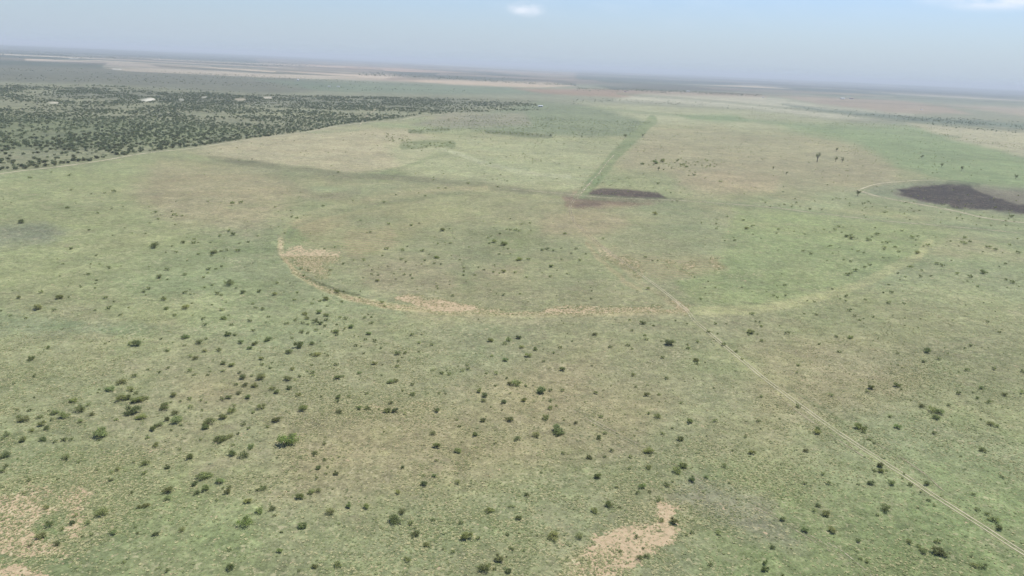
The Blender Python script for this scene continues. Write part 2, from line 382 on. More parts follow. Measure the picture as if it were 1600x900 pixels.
# ---------------------------------------------------------------- the ground sheet
# display colours (r,g,b) of the sunlit plain, read from the photo; each entry: polygon, colour, opacity, feather, [bare, stripes, scrub]
GREEN = (146, 152, 115); OLIVE = (150, 150, 112); TAN = (172, 163, 130); PALE = (172, 176, 136)
def ell(u, v, ru, rv, n=14):
    return [(u + ru * math.cos(2 * math.pi * i / n), v + rv * math.sin(2 * math.pi * i / n)) for i in range(n)]
FEAT = [
 # --- broad belts, far to near
 ([(-600, 20), (2300, 110), (2300, 330), (1300, 190), (700, 175), (-600, 300)], (144, 146, 122), 1, 14, (0, 0, .10)),
 ([(-600, 20), (700, 90), (500, 112), (330, 118), (-600, 120)], (66, 82, 68), .95, 5, (0, 0, .85)),
 ([(-500, 96), (400, 108), (560, 138), (420, 148), (160, 132), (-500, 118)], (112, 114, 98), .9, 5, (0, 0, .3)),
 ([(170, 98), (420, 106), (640, 122), (640, 128), (420, 120), (160, 104)], (196, 182, 164), .8, 2, (.5, 0, .2)),
 ([(400, 92), (900, 112), (1000, 130), (640, 128), (420, 112)], (166, 144, 126), .85, 4, (.2, 0, .4)),
 ([(560, 106), (760, 112), (900, 128), (900, 134), (640, 119)], (58, 72, 62), .85, 2.5, (0, 0, .8)),
 ([(380, 109), (620, 119), (600, 123), (420, 116)], (214, 194, 172), .8, 1.5, (.5, 0, 0)),
 ([(620, 125), (720, 124), (860, 128), (905, 134), (820, 137), (700, 132)], (212, 188, 162), .92, 1.5, (.7, 0, 0)),
 ([(400, 124), (640, 130), (830, 137), (860, 146), (700, 148), (500, 142)], (116, 132, 108), .75, 4, (0, 0, .15)),
 ([(800, 138), (960, 139), (1180, 146), (1200, 150), (1190, 160), (960, 152), (850, 146)], (158, 132, 112), .85, 2.5, (.3, 0, .1)),
 ([(900, 104), (2300, 140), (2300, 172), (1300, 148), (1050, 140), (900, 128)], (64, 84, 72), .95, 5, (0, 0, .6)),
 ([(930, 133), (1180, 138), (1180, 142), (960, 140)], (56, 72, 60), .85, 1.5, (0, 0, .9)),
 ([(1000, 146), (1200, 152), (1290, 166), (1430, 178), (1420, 186), (1300, 186), (1150, 168), (960, 157)], (188, 184, 160), .9, 4, (.25, 0, .35)),
 ([(1200, 148), (1400, 156), (1480, 168), (1520, 178), (1400, 176), (1280, 162)], (168, 150, 132), .85, 3, (.3, 0, .1)),
 ([(1470, 164), (1620, 168), (1900, 180), (1900, 190), (1600, 180)], (180, 164, 144), .8, 3, (.3, 0, .1)),
 ([(1220, 162), (1320, 172), (1460, 184), (1700, 198), (1900, 212), (1700, 212), (1480, 196), (1330, 180), (1240, 168)], (112, 126, 108), .85, 3, (0, 0, .95)),
 ([(-200, 80), (60, 86), (300, 96), (300, 100), (60, 92), (-200, 90)], (44, 62, 50), .9, 1.5, (0, 0, .6)),
 ([(40, 93), (160, 95), (330, 103), (330, 105.5), (150, 98.5), (40, 96)], (226, 208, 190), .8, .8, (0, 0, 0)),
 ([(110, 88), (260, 92), (400, 99), (520, 106), (400, 102), (250, 95)], (228, 206, 180), .9, .8, (0, 0, 0)),
 ([(160, 106), (300, 108), (420, 117), (560, 124), (420, 121), (200, 111)], (196, 180, 160), .8, 1, (0, 0, 0)),
 ([(230, 101), (420, 110), (560, 120), (420, 115), (250, 105)], (64, 76, 62), .9, .8, (0, 0, .5)),
 ([(460, 100), (640, 108), (760, 116), (640, 113), (500, 105)], (226, 186, 162), .9, .8, (0, 0, 0)),
 ([(630, 113), (780, 118), (860, 126), (700, 121)], (54, 66, 58), .9, .8, (0, 0, .5)),
 ([(940, 120), (1200, 128), (1500, 146), (1500, 150), (1200, 134), (960, 126)], (50, 70, 60), .9, 1.5, (0, 0, .5)),
 ([(1000, 130), (1180, 134), (1240, 139), (1180, 137)], (214, 192, 166), .85, .7, (0, 0, 0)),
 ([(1330, 142), (1500, 150), (1640, 158), (1500, 153)], (206, 190, 166), .85, .7, (0, 0, 0)),
 # --- woodland floor
 ([(-500, 122), (0, 130), (160, 133), (420, 148), (700, 150), (840, 156), (860, 174), (716, 177), (640, 184), (520, 198), (400, 217), (250, 236), (130, 257), (0, 273), (-500, 345)], (136, 137, 110), .95, 3, (0, 0, .4)),
 ([(120, 136), (420, 150), (700, 153), (830, 160), (700, 170), (420, 166), (200, 158), (60, 150)], (116, 118, 100), .7, 6, (0, 0, .7)),
 ([(-300, 170), (300, 190), (420, 205), (250, 226), (-300, 250)], (108, 120, 84), .6, 8, (0, 0, .6)),
 # --- plain beyond the cross track
 ([(840, 158), (900, 164), (1030, 180), (1018, 190), (985, 213), (900, 214), (800, 208), (700, 200), (720, 184)], (126, 136, 106), .9, 4, (0, 0, .35)),
 ([(700, 176), (820, 176), (830, 196), (700, 200), (640, 196)], (148, 142, 124), .7, 6, (0, 0, .2)),
 ([(280, 236), (400, 214), (520, 199), (640, 202), (700, 222), (640, 262), (560, 270), (440, 258), (330, 246)], (178, 169, 138), .9, 5, (0, 0, 0)),
 ([(600, 226), (700, 212), (980, 220), (935, 262), (905, 298), (780, 288), (640, 272)], (165, 167, 130), .7, 12, (0, 0, 0)),
 ([(900, 160), (1180, 172), (1320, 190), (1210, 204), (1020, 192)], (166, 166, 132), .9, 5, (0, 0, 0)),
 ([(1060, 179), (1150, 180), (1180, 188), (1140, 192), (1080, 187)], (124, 146, 100), .75, 4, (0, 0, 0)),
 ([(1180, 188), (1330, 196), (1500, 200), (1700, 218), (1900, 262), (1900, 300), (1500, 290), (1400, 262), (1340, 226), (1250, 204)], (134, 150, 108), .9, 8, (0, 0, .1)),
 ([(1420, 192), (1560, 200), (1750, 214), (1900, 232), (1900, 254), (1600, 244), (1500, 222)], (178, 170, 142), .85, 5, (.1, 0, .2)),
 ([(1010, 196), (1200, 204), (1330, 226), (1400, 262), (1400, 296), (1180, 300), (1020, 280), (960, 270)], (163, 154, 124), .7, 16, (.05, 0, 0)),
 ([(940, 266), (1030, 268), (1060, 282), (1050, 300), (940, 292)], (142, 150, 110), .6, 8, (0, 0, 0)),
 ([(1060, 278), (1130, 262), (1220, 276), (1210, 302), (1090, 300)], (172, 154, 126), .4, 10, (.1, 0, 0)),
 # --- near plain
 ([(-500, 380), (0, 268), (300, 236), (420, 300), (300, 400), (-500, 560)], (152, 157, 114), .75, 30, (0, 0, 0)),
 ([(250, 250), (420, 262), (480, 300), (400, 360), (270, 350), (200, 300)], (160, 150, 120), .8, 22, (0, 0, 0)),
 ([(-100, 366), (60, 348), (110, 360), (80, 380), (-100, 395)], (124, 128, 110), .7, 10, (0, 0, 0)),
 ([(-100, 480), (90, 496), (220, 508), (130, 524), (-100, 520)], (128, 138, 108), .55, 10, (0, 0, 0)),
 (ell(210, 515, 60, 8), (120, 134, 98), .55, 8, (0, 0, 0)),
 (ell(90, 507, 40, 6), (120, 134, 98), .5, 6, (0, 0, 0)),
 ([(-400, 540), (110, 540), (200, 620), (100, 700), (-400, 760)], (146, 152, 112), .5, 40, (0, 0, 0)),
 (ell(340, 610, 60, 18), (164, 150, 118), .5, 20, (.05, 0, 0)),
 ([(420, 650), (700, 640), (900, 570), (1050, 620), (1000, 700), (700, 760), (460, 770)], (160, 150, 116), .7, 40, (.05, 0, 0)),
 ([(700, 600), (850, 540), (960, 560), (900, 640)], (162, 150, 118), .35, 30, (.05, 0, 0)),
 ([(1150, 540), (1340, 520), (1420, 600), (1300, 650), (1200, 640)], (160, 148, 116), .5, 35, (.05, 0, 0)),
 (ell(1360, 560, 70, 22), (152, 148, 116), .5, 20, (0, 0, 0)),
 ([(1050, 720), (1600, 760), (2100, 850), (2100, 1200), (1000, 1200), (1120, 860)], (130, 144, 96), .7, 60, (0, 0, 0)),
 ([(-200, 660), (180, 700), (420, 800), (380, 960), (-200, 1000)], (140, 152, 106), .55, 30, (0, 0, 0)),
 ([(1080, 740), (1200, 780), (1260, 860), (1160, 840), (1050, 775)], (142, 138, 120), .65, 22, (0, 0, 0)),
 ([(1180, 480), (1500, 440), (1700, 500), (1600, 560), (1300, 540)], (150, 152, 112), .5, 30, (0, 0, 0)),
 # --- ring field
 ([(437, 376), (470, 342), (560, 312), (700, 292), (860, 300), (1000, 340), (1140, 420), (1075, 484), (900, 490), (700, 486), (560, 462), (470, 432)], (150, 148, 112), .55, 14, (0, 0, 0)),
 ([(1150, 322), (1400, 340), (1500, 360), (1430, 404), (1330, 450), (1180, 480), (1090, 484), (1060, 440), (1130, 390)], (140, 152, 104), .65, 12, (0, 0, 0)),
 ([(437, 376), (470, 342), (560, 322), (640, 318), (690, 340), (600, 400), (540, 400), (450, 400)], (150, 152, 110), .6, 8, (0, .45, 0)),
 ([(540, 362), (610, 352), (620, 380), (560, 404), (545, 390)], (156, 150, 112), .5, 6, (0, .75, 0)),
 ([(452, 345), (540, 335), (548, 352), (500, 368), (470, 362)], (160, 150, 114), .5, 6, (0, .6, 0)),
 ([(436, 366), (452, 352), (480, 368), (478, 384), (450, 392), (438, 384)], (134, 146, 102), .7, 6, (0, 0, 0)),
 (ell(640, 435, 80, 34), (160, 148, 120), .5, 16, (0, 0, 0)),
 (ell(580, 345, 60, 9), (132, 138, 104), .55, 8, (0, .2, 0)),
 (ell(780, 425, 40, 12), (162, 146, 118), .4, 12, (0, 0, 0)),
 (ell(800, 372, 45, 22), (138, 146, 102), .5, 14, (0, 0, 0)),
 (ell(700, 330, 70, 12), (158, 158, 116), .6, 10, (0, 0, 0)),
 (ell(910, 350, 70, 20), (164, 150, 120), .6, 12, (0, 0, 0)),
 ([(940, 386), (1000, 400), (1120, 404), (1130, 424), (1040, 440), (980, 420)], (156, 148, 112), .5, 8, (0, .7, 0)),
 (ell(1050, 380, 110, 26), (146, 148, 112), .5, 20, (0, .1, 0)),
 ([(450, 398), (474, 385), (486, 392), (534, 397), (530, 407), (500, 412), (516, 424), (500, 428), (478, 416), (456, 408)], (190, 168, 128), .8, 4, (.8, .3, 0)),
 ([(944, 391), (966, 396), (992, 410), (1004, 424), (1000, 432), (976, 416), (954, 403)], (186, 156, 120), .7, 3, (.6, .3, 0)),
 ([(1040, 408), (1052, 412), (1044, 418)], (190, 158, 122), .8, 3, (.7, 0, 0)),
 ([(1072, 418), (1082, 414), (1080, 428), (1072, 427)], (190, 158, 122), .8, 3, (.7, 0, 0)),
 ([(1108, 404), (1116, 410), (1118, 420), (1109, 420)], (190, 158, 122), .8, 3, (.7, 0, 0)),
 ([(624, 467), (640, 463), (680, 468), (722, 474), (748, 481), (722, 489), (690, 487), (650, 480)], (204, 176, 140), .95, 2.5, (1, 0, 0)),
 ([(735, 482), (790, 484), (790, 489), (745, 487)], (188, 168, 132), .7, 2.5, (.7, 0, 0)),
 ([(858, 483), (900, 480), (940, 482), (938, 488), (890, 490), (860, 488)], (200, 170, 136), .9, 2.5, (1, 0, 0)),
 ([(940, 484), (1000, 480), (1030, 478), (1034, 483), (1000, 486), (950, 487)], (190, 164, 130), .8, 2.5, (.8, 0, 0)),
 ([(1054, 472), (1066, 476), (1080, 484), (1070, 487), (1058, 480)], (196, 180, 142), .95, 3.1, (.95, 0, 0)),
 # --- burnt ground
 ([(880, 300), (910, 296), (1000, 300), (1040, 310), (1010, 320), (930, 326), (890, 322)], (140, 118, 100), .75, 5, (0, 0, 0)),
 ([(912, 302), (925, 296), (942, 292.5), (960, 294), (1000, 297), (1028, 300), (1046, 310), (1020, 312), (975, 309), (930, 305)], (82, 71, 66), .95, 1.8, (0, 0, 0)),
 ([(890, 306), (925, 308), (1000, 313), (985, 318), (900, 314)], (112, 94, 84), .5, 4, (0, 0, 0)),
 (ell(920, 319, 18, 4), (108, 90, 82), .7, 3, (0, 0, 0)),
 ([(1345, 300), (1375, 287), (1450, 283), (1500, 286), (1700, 300), (1700, 345), (1560, 332), (1440, 316), (1375, 306)], (132, 140, 112), .8, 4, (0, 0, 0)),
 ([(1395, 300), (1440, 288), (1540, 292), (1620, 300), (1760, 310), (1760, 345), (1600, 332), (1440, 316)], (124, 112, 102), .7, 5, (0, 0, 0)),
 ([(1405, 295), (1430, 291), (1475, 289), (1508, 288), (1530, 297), (1560, 310), (1600, 321), (1680, 336), (1660, 342), (1600, 331), (1500, 326), (1445, 315), (1415, 304)], (66, 59, 57), .97, 2.2, (0, 0, 0)),
 # --- bare sand near
 ([(-120, 850), (-80, 790), (20, 772), (60, 758), (70, 770), (45, 785), (60, 800), (50, 830), (80, 850), (100, 866), (40, 872), (0, 868), (-60, 880)], (202, 172, 132), .76, 6, (.95, 0, 0)),
 ([(95, 775), (125, 762), (144, 766), (138, 780), (120, 792), (130, 812), (118, 838), (96, 826), (108, 800)], (194, 166, 126), .8, 6, (.9, 0, 0)),
 ([(50, 795), (110, 785), (120, 800), (60, 806)], (192, 166, 128), .6, 5, (.8, 0, 0)),
 ([(55, 815), (100, 805), (110, 832), (75, 845), (58, 836)], (118, 142, 92), .7, 8, (0, 0, 0)),
 ([(-40, 868), (100, 870), (120, 885), (60, 880), (-40, 890)], (124, 146, 96), .7, 6, (0, 0, 0)),
 ([(-60, 886), (30, 884), (70, 900), (60, 930), (-60, 930)], (194, 164, 124), .9, 5, (.9, 0, 0)),
 ([(1028, 788), (1045, 786), (1056, 796), (1050, 812), (1034, 812), (1026, 800)], (206, 174, 136), .95, 3, (1, 0, 0)),
 ([(915, 862), (935, 842), (975, 826), (1010, 820), (1040, 812), (1058, 824), (1040, 848), (1020, 858), (1000, 868), (985, 885), (960, 898), (930, 900), (925, 885)], (196, 170, 130), .95, 5, (.95, 0, 0)),
 ([(880, 905), (910, 868), (930, 860), (925, 885), (940, 900), (955, 905), (940, 925), (880, 925)], (186, 168, 126), .6, 8, (.6, 0, 0)),
 ([(935, 850), (990, 838), (1020, 832), (1000, 850), (950, 868)], (170, 164, 116), .6, 6, (.35, 0, 0)),
 ([(640, 631), (662, 629), (668, 635), (650, 637)], (190, 164, 128), .8, 3, (.8, 0, 0)),
 ([(575, 636), (595, 634), (592, 640), (578, 641)], (184, 168, 126), .7, 3, (.7, 0, 0)),
 (ell(530, 645, 12, 3), (184, 168, 126), .5, 4, (.5, 0, 0)),
 ([(-80, 750), (60, 745), (150, 740), (205, 765), (185, 800), (165, 850), (100, 878), (20, 890), (-80, 900)], (150, 150, 108), .17, 9, (1, 0, 0)),
 ([(860, 915), (890, 866), (960, 822), (1020, 778), (1075, 786), (1098, 812), (1070, 840), (1010, 872), (960, 915)], (150, 150, 108), .2, 9, (1, 0, 0)),
 ([(480, 925), (560, 880), (660, 872), (700, 892), (640, 925)], (150, 150, 108), .1, 12, (1, 0, 0)),
 ([(1380, 590), (1440, 576), (1455, 600), (1420, 618), (1380, 612)], (150, 150, 108), .1, 9, (1, 0, 0)),
 ([(120, 735), (200, 700), (230, 712), (160, 745)], (150, 150, 108), .14, 7, (1, 0, 0)),
 ([(500, 648), (640, 634), (700, 640), (560, 660)], (150, 150, 108), .16, 7, (1, 0, 0)),
 # --- pale caliche pits and tank banks in the woodland
 ([(217, 157.5), (228, 154), (238, 152.3), (243, 154.5), (237, 157.5), (222, 158.2)], (232, 226, 212), 1, 1.2, (1, 0, 0)),
 ([(76, 160.2), (90, 159.2), (93, 161.5), (80, 162)], (214, 206, 190), .95, 1.2, (1, 0, 0)),
 ([(280, 155.5), (288, 155.5), (287, 157), (281, 157)], (220, 214, 200), .9, 1, (1, 0, 0)),
 ([(315, 152), (323, 152), (324, 153.3), (316, 153.3)], (220, 214, 200), .9, 1, (1, 0, 0)),
 ([(366, 155.5), (380, 154.3), (385, 156.6), (372, 157.3)], (200, 186, 164), .8, 1.2, (1, 0, 0)),
 ([(412, 152), (424, 151), (424, 153.5), (414, 154)], (222, 212, 196), .9, 1, (1, 0, 0)),
 ([(108, 90.5), (122, 91), (122, 92.2), (108, 91.8)], (226, 222, 214), .9, .8, (1, 0, 0)),
 ([(176, 107), (190, 107.5), (190, 109), (176, 108.5)], (222, 218, 208), .9, .8, (1, 0, 0)),
 ([(1040, 143), (1110, 145.5), (1110, 146.5), (1040, 144.5)], (196, 180, 160), .6, .8, (1, 0, 0)),
]
# linear features: points, half width, colour, opacity, feather
LINES = [
 ([(330, 247), (400, 256), (465, 264), (550, 273), (650, 279), (750, 287), (810, 297), (890, 303)], 2.8, (126, 126, 98), .68, 3.4),
 ([(441, 366), (452, 350), (486, 333), (545, 317), (620, 303), (700, 294), (760, 292)], 1.6, (168, 160, 124), .5, 3.2),
 ([(452, 372), (462, 356), (500, 339), (560, 324), (640, 312), (720, 300)], 1.6, (128, 134, 100), .5, 3.2),
 ([(430, 268), (560, 282), (590, 282)], 1.5, (134, 136, 104), .5, 4),
 ([(910, 302), (938, 272), (962, 242), (990, 216), (1019, 188)], 6.0, (126, 138, 98), .8, 3.5),
 ([(596, 270), (640, 258), (672, 246), (700, 240)], 1.6, (132, 140, 102), .6, 2.5),
 ([(690, 232), (760, 256), (820, 270), (890, 276)], 1.5, (182, 182, 150), .5, 3),
 ([(900, 306), (1000, 312), (1100, 315), (1200, 323), (1350, 340), (1480, 352), (1620, 366)], 3.0, (128, 136, 102), .55, 3),
 ([(437, 376), (441, 398), (460, 424), (500, 448), (548, 466), (600, 477), (640, 482), (700, 488), (800, 491), (900, 491), (1000, 489), (1070, 487)], 2.4, (190, 178, 138), .95, 4),
 ([(470, 430), (500, 443), (540, 457), (560, 462)], 1.2, (108, 112, 80), .8, 2.5),
 ([(1075, 487), (1180, 484), (1240, 474), (1300, 460), (1350, 443), (1390, 422), (1435, 402), (1450, 380)], 4.0, (174, 172, 128), .65, 6),
 ([(437, 376), (442, 358), (462, 342), (500, 330), (560, 312)], 2.0, (156, 158, 118), .5, 5),
 ([(640, 492), (700, 497), (800, 500), (1000, 497), (1060, 492)], 3.5, (166, 160, 124), .5, 6),
 ([(475, 310), (520, 305), (560, 300)], 2.5, (134, 130, 104), .45, 4),
 ([(360, 326), (430, 318), (470, 312)], 2.0, (136, 140, 104), .4, 5),
 ([(895, 340), (925, 375), (960, 405), (1000, 440), (1070, 486)], 2.5, (164, 152, 118), .5, 5),
 ([(916, 380), (945, 412), (975, 440), (1000, 452)], 1.5, (170, 152, 118), .45, 4),
 ([(1040, 412), (1075, 424), (1090, 432)], 1.2, (124, 132, 94), .5, 2),
 ([(1087, 505), (1157, 562), (1200, 596), (1305, 672), (1382, 725), (1450, 767), (1525, 815), (1600, 864)], 3.0, (160, 160, 114), .4, 6),
 ([(1230, 605), (1330, 668), (1420, 725), (1475, 770)], 1.0, (118, 126, 88), .5, 3),
 ([(900, 640), (950, 672), (1010, 704), (1080, 740), (1200, 800), (1300, 860), (1370, 902)], 1.2, (126, 132, 94), .4, 3),
 ([(1480, 285.5), (1530, 289)], 2.0, (96, 104, 80), .7, 2),
 ([(760, 206), (830, 212), (860, 213)], 1.6, (104, 112, 86), .7, 3),
 ([(640, 205), (660, 206)], 1.8, (104, 116, 84), .6, 3),
 ([(630, 228), (670, 224), (706, 226)], 4.0, (114, 124, 86), .7, 4),
 ([(667, 203), (700, 202)], 1.8, (108, 118, 92), .6, 2.5),
 ([(470, 205), (500, 206), (560, 203)], 1.2, (140, 146, 112), .6, 2.5),
 ([(965, 146), (1100, 156), (1300, 176), (1420, 190), (1700, 214)], 1.0, (120, 126, 100), .5, 2),
 ([(900, 166), (1100, 184), (1300, 200), (1500, 214)], 1.2, (128, 140, 104), .5, 2.5),
 ([(0, 85), (400, 104), (620, 118)], .5, (235, 215, 190), .7, .6),
 ([(40, 94), (160, 96), (330, 106), (430, 112)], .5, (240, 215, 185), .8, .6),
 ([(150, 90), (400, 101), (600, 110)], .5, (50, 64, 52), .7, .6),
 ([(850, 107), (1100, 120), (1600, 148)], .5, (50, 64, 56), .6, .8),
]

def colour_at(x, y):
    """albedo-ish colour and cover weights of the plain at world points"""
    d = np.hypot(x, y)
    u, v = survey(x, y)
    # uneven edges
    wu = u + (fbm(u / 26, v / 9, 31, 4) - .5) * 34 * smooth(120, 420, v) + (fbm(u / 26, v / 5, 37, 3) - .5) * 10 * smooth(90, 160, v)
    wv = v + (fbm(u / 30 + 50, v / 9, 33, 4) - .5) * 11 * smooth(110, 420, v) + (fbm(u / 18, v / 5 + 9, 39, 3) - .5) * (.8 + .8 * smooth(100, 160, v))
    C = np.tile(lin(GREEN), (len(x), 1))
    t = smooth(0.38, 0.62, fbm(x / 150, y / 150, 41, 4))[:, None]
    C = C * (1 - .5 * t) + lin((158, 150, 116)) * .5 * t
    t = smooth(0.45, 0.7, fbm(x / 50 + 9, y / 50, 47, 4))[:, None]
    C = C * (1 - .35 * t) + lin((130, 144, 98)) * .35 * t
    K = np.zeros((len(x), 3))
    def paint(idx, w, col, cov):
        w = w[:, None]
        C[idx] = C[idx] * (1 - w) + lin(col) * w
        if cov is not None: K[idx] = K[idx] * (1 - w) + np.array(cov) * w
    for n, (pts, col, op, fe, cov) in enumerate(FEAT):
        us = [p[0] for p in pts]; vv = [p[1] for p in pts]
        pad = fe + 26
        idx = np.nonzero((u > min(us) - pad) & (u < max(us) + pad) & (v > min(vv) - pad) & (v < max(vv) + pad))[0]
        if not len(idx): continue
        sd = poly_sd(wu[idx] if fe > 2 else u[idx] * .7 + wu[idx] * .3, wv[idx] if fe > 2 else v[idx] * .7 + wv[idx] * .3, pts)
        g = (fbm(x[idx] / 9, y[idx] / 14, 60 + n, 4) - .5) * fe * 2.6 if cov[0] > .3 and fe >= 3 else 0
        if cov[0] > .3 and min(vv) > 380:
            w_ = smooth(-fe * 2.2, fe * 1.2, sd + g)
            paint(idx, min(.45, op) * w_, (168, 158, 120), None)
            K[idx, 0] = np.maximum(K[idx, 0], np.clip(op * cov[0] ** .8 * w_, 0, 1))
        else:
            if cov[0] and min(vv) <= 380: cov = (0, cov[1], cov[2])
            if cov[0] == 0 and min(vv) > 700 and op > .6: K[idx, 0] *= 1 - op * smooth(-fe, fe, sd)
            k0 = K[idx, 0].copy()
            paint(idx, op * smooth(-fe, fe, sd + g), col, cov)
            if min(vv) > 380 and cov[0] == 0: K[idx, 0] = k0
    for n, (pts, hw, col, op, fe) in enumerate(LINES):
        us = [p[0] for p in pts]; vv = [p[1] for p in pts]
        pad = fe + hw + 14
        idx = np.nonzero((u > min(us) - pad) & (u < max(us) + pad) & (v > min(vv) - pad) & (v < max(vv) + pad))[0]
        if not len(idx): continue
        dd = line_d(u[idx] * .75 + wu[idx] * .25, v[idx] * .75 + wv[idx] * .25, pts)
        br = .55 + .9 * fbm(x[idx] / 30, y[idx] / 60, 90 + n, 3)
        paint(idx, np.clip(op * br, 0, 1) * (1 - smooth(hw, hw + fe, dd)), col, None)
    RING = [(437, 376), (441, 398), (460, 424), (500, 448), (548, 466), (600, 478), (640, 480), (700, 486), (800, 489), (900, 488), (1000, 486), (1070, 486)]
    idx = np.nonzero((u > 420) & (u < 1090) & (v > 360) & (v < 505))[0]
    if len(idx):
        dd = line_d(u[idx] * .8 + wu[idx] * .2, v[idx] * .8 + wv[idx] * .2, RING)
        K[idx, 0] = np.maximum(K[idx, 0], (1 - smooth(.8, 4.5, dd)) * (.40 + .4 * fbm(x[idx] / 38, y[idx] / 38, 400, 3)))
    # far patchwork of fields
    far = smooth(3500, 7000, d)
    ca, sa = math.cos(.04), math.sin(.04)
    xr = x * ca + y * sa; yr = -x * sa + y * ca
    row = np.floor(yr / 850 + .25 * vnoise(xr / 5000, yr / 900, 70))
    cell = np.floor(xr / 1500 + hash2(row, row * 0 + 3, 71) * 5)
    r1 = hash2(cell, row, 72); r2 = hash2(cell, row, 73)
    pal = np.array([lin(c) for c in [(178, 160, 144), (96, 112, 96), (150, 134, 120), (120, 130, 108), (78, 94, 82), (200, 184, 164), (100, 116, 98), (124, 128, 112)]])
    pc = pal[np.clip((r1 * 8).astype(int), 0, 7)]
    left = smooth(-.1, -.55, x / np.maximum(d, 1))
    right = smooth(.1, .4, x / np.maximum(d, 1))
    w = (far * (.15 + .5 * r2) * (1 - .35 * left - .3 * right))[:, None]
    C = C * (1 - w) + pc * w
    hl = np.abs(yr / 850 + .25 * vnoise(xr / 5000, yr / 900, 70) - np.round(yr / 850 + .25 * vnoise(xr / 5000, yr / 900, 70)))
    hw_ = (far * .75 * (hl < .09) * (hash2(np.floor(xr / 900), np.round(yr / 850), 75) > .55))[:, None]
    C = C * (1 - hw_) + lin((66, 80, 66)) * hw_
    # soft drift at every scale of distance
    for s, amp, d0 in ((25, .10, 0), (110, .12, 0), (420, .12, 600), (1600, .14, 1500)):
        g = (fbm(x / s, y / s, 80 + s, 3) - .5) * 2 * amp * (smooth(d0 * .5, d0, d) if d0 else 1)
        C = C * (1 + g[:, None] * np.array([1.0, .95, .85]))
    return np.clip(C, 0, 1), np.clip(K, 0, 1)

def build_ground():
    vis = np.linspace(-41, 41, 1250)
    az = np.radians(np.concatenate([np.linspace(-180, -60, 25), np.linspace(-57, -41.5, 40), vis, np.linspace(41.5, 57, 40), np.linspace(60, 177, 24)]))
    dep = np.concatenate([np.linspace(89, 46, 20), np.linspace(45, 36.8, 40), np.degrees(np.arctan(np.linspace(math.tan(math.radians(36.5)), math.tan(math.radians(3.0)), 470))),
                          np.linspace(2.98, .35, 150), np.geomspace(0.34, 0.088, 16)])
    r = H / np.tan(np.radians(dep))
    A, Rr = np.meshgrid(az, r)
    x = (Rr * np.sin(A)).ravel(); y = (Rr * np.cos(A)).ravel()
    z = terrain(x, y)
    na, nr = len(az), len(r)
    i = np.arange(nr - 1)[:, None]; j = np.arange(na)[None, :]
    j2 = (j + 1) % na
    f = np.stack([i * na + j, i * na + j2, (i + 1) * na + j2, (i + 1) * na + j], -1).reshape(-1, 4)[:, ::-1]
    # close the centre under the camera with a fan of triangles on the first ring
    o = mesh_np('ground', np.stack([x, y, z], 1), f, M_ground)
    me = o.data
    Cc, K = colour_at(x, y)
    a = me.attributes.new('soil_colour', 'FLOAT_COLOR', 'POINT')
    a.data.foreach_set('color', np.concatenate([Cc * ALB, np.ones((len(x), 1))], 1).astype(np.float32).ravel())
    a = me.attributes.new('cover', 'FLOAT_COLOR', 'POINT')
    a.data.foreach_set('color', np.concatenate([K, np.ones((len(x), 1))], 1).astype(np.float32).ravel())
    me.polygons.foreach_set('use_smooth', np.ones(len(me.polygons), bool))
    tag(o, 'wide grassy plain with bare sandy and burnt patches', 'ground', kind='structure')
build_ground()

# ---------------------------------------------------------------- haze
def build_haze():
    L_ = 100000.0
    x0, x1, y0, y1, z0, z1 = -L_, L_, -L_, L_, -120, 180
    vv = np.array([[a, b, c] for c in (z0, z1) for b in (y0, y1) for a in (x0, x1)], float)
    ff = np.array([[0, 2, 3, 1], [4, 5, 7, 6], [0, 1, 5, 4], [2, 6, 7, 3], [0, 4, 6, 2], [1, 3, 7, 5]])
    mt = bpy.data.materials.new('haze_air'); mt.use_nodes = True
    N, L = mt.node_tree.nodes, mt.node_tree.links
    N.clear()
    out = N.new('ShaderNodeOutputMaterial'); pv = N.new('ShaderNodeVolumePrincipled')
    pv.inputs['Color'].default_value = HAZE_COLOR + (1,)
    pv.inputs['Density'].default_value = HAZE_DENSITY
    pv.inputs['Anisotropy'].default_value = 0.0
    L.new(pv.outputs[0], out.inputs['Volume'])
    o = mesh_np('haze', vv, ff, mt)
    tag(o, 'thin blue haze lying over the whole plain', 'haze', kind='stuff')
build_haze()

# ---------------------------------------------------------------- wheel tracks (ribbons a few centimetres over the ground)
def resample(pts, step):
    out = []
    for (ax, ay), (bx, by) in zip(pts[:-1], pts[1:]):
        L = math.hypot(bx - ax, by - ay); n = max(1, int(L / step))
        for k in range(n): out.append((ax + (bx - ax) * k / n, ay + (by - ay) * k / n))
    out.append(pts[-1])
    return np.array(out)

def spline(pts, n=8):
    P = [np.array(p, float) for p in pts]
    P = [2 * P[0] - P[1]] + P + [2 * P[-1] - P[-2]]
    out = []
    for i in range(1, len(P) - 2):
        for k in range(n):
            t = k / n
            a, b, c, d = P[i - 1], P[i], P[i + 1], P[i + 2]
            out.append(.5 * (2 * b + (c - a) * t + (2 * a - 5 * b + 4 * c - d) * t * t + (3 * b - a - 3 * c + d) * t ** 3))
    out.append(P[-2])
    return [tuple(p) for p in out]

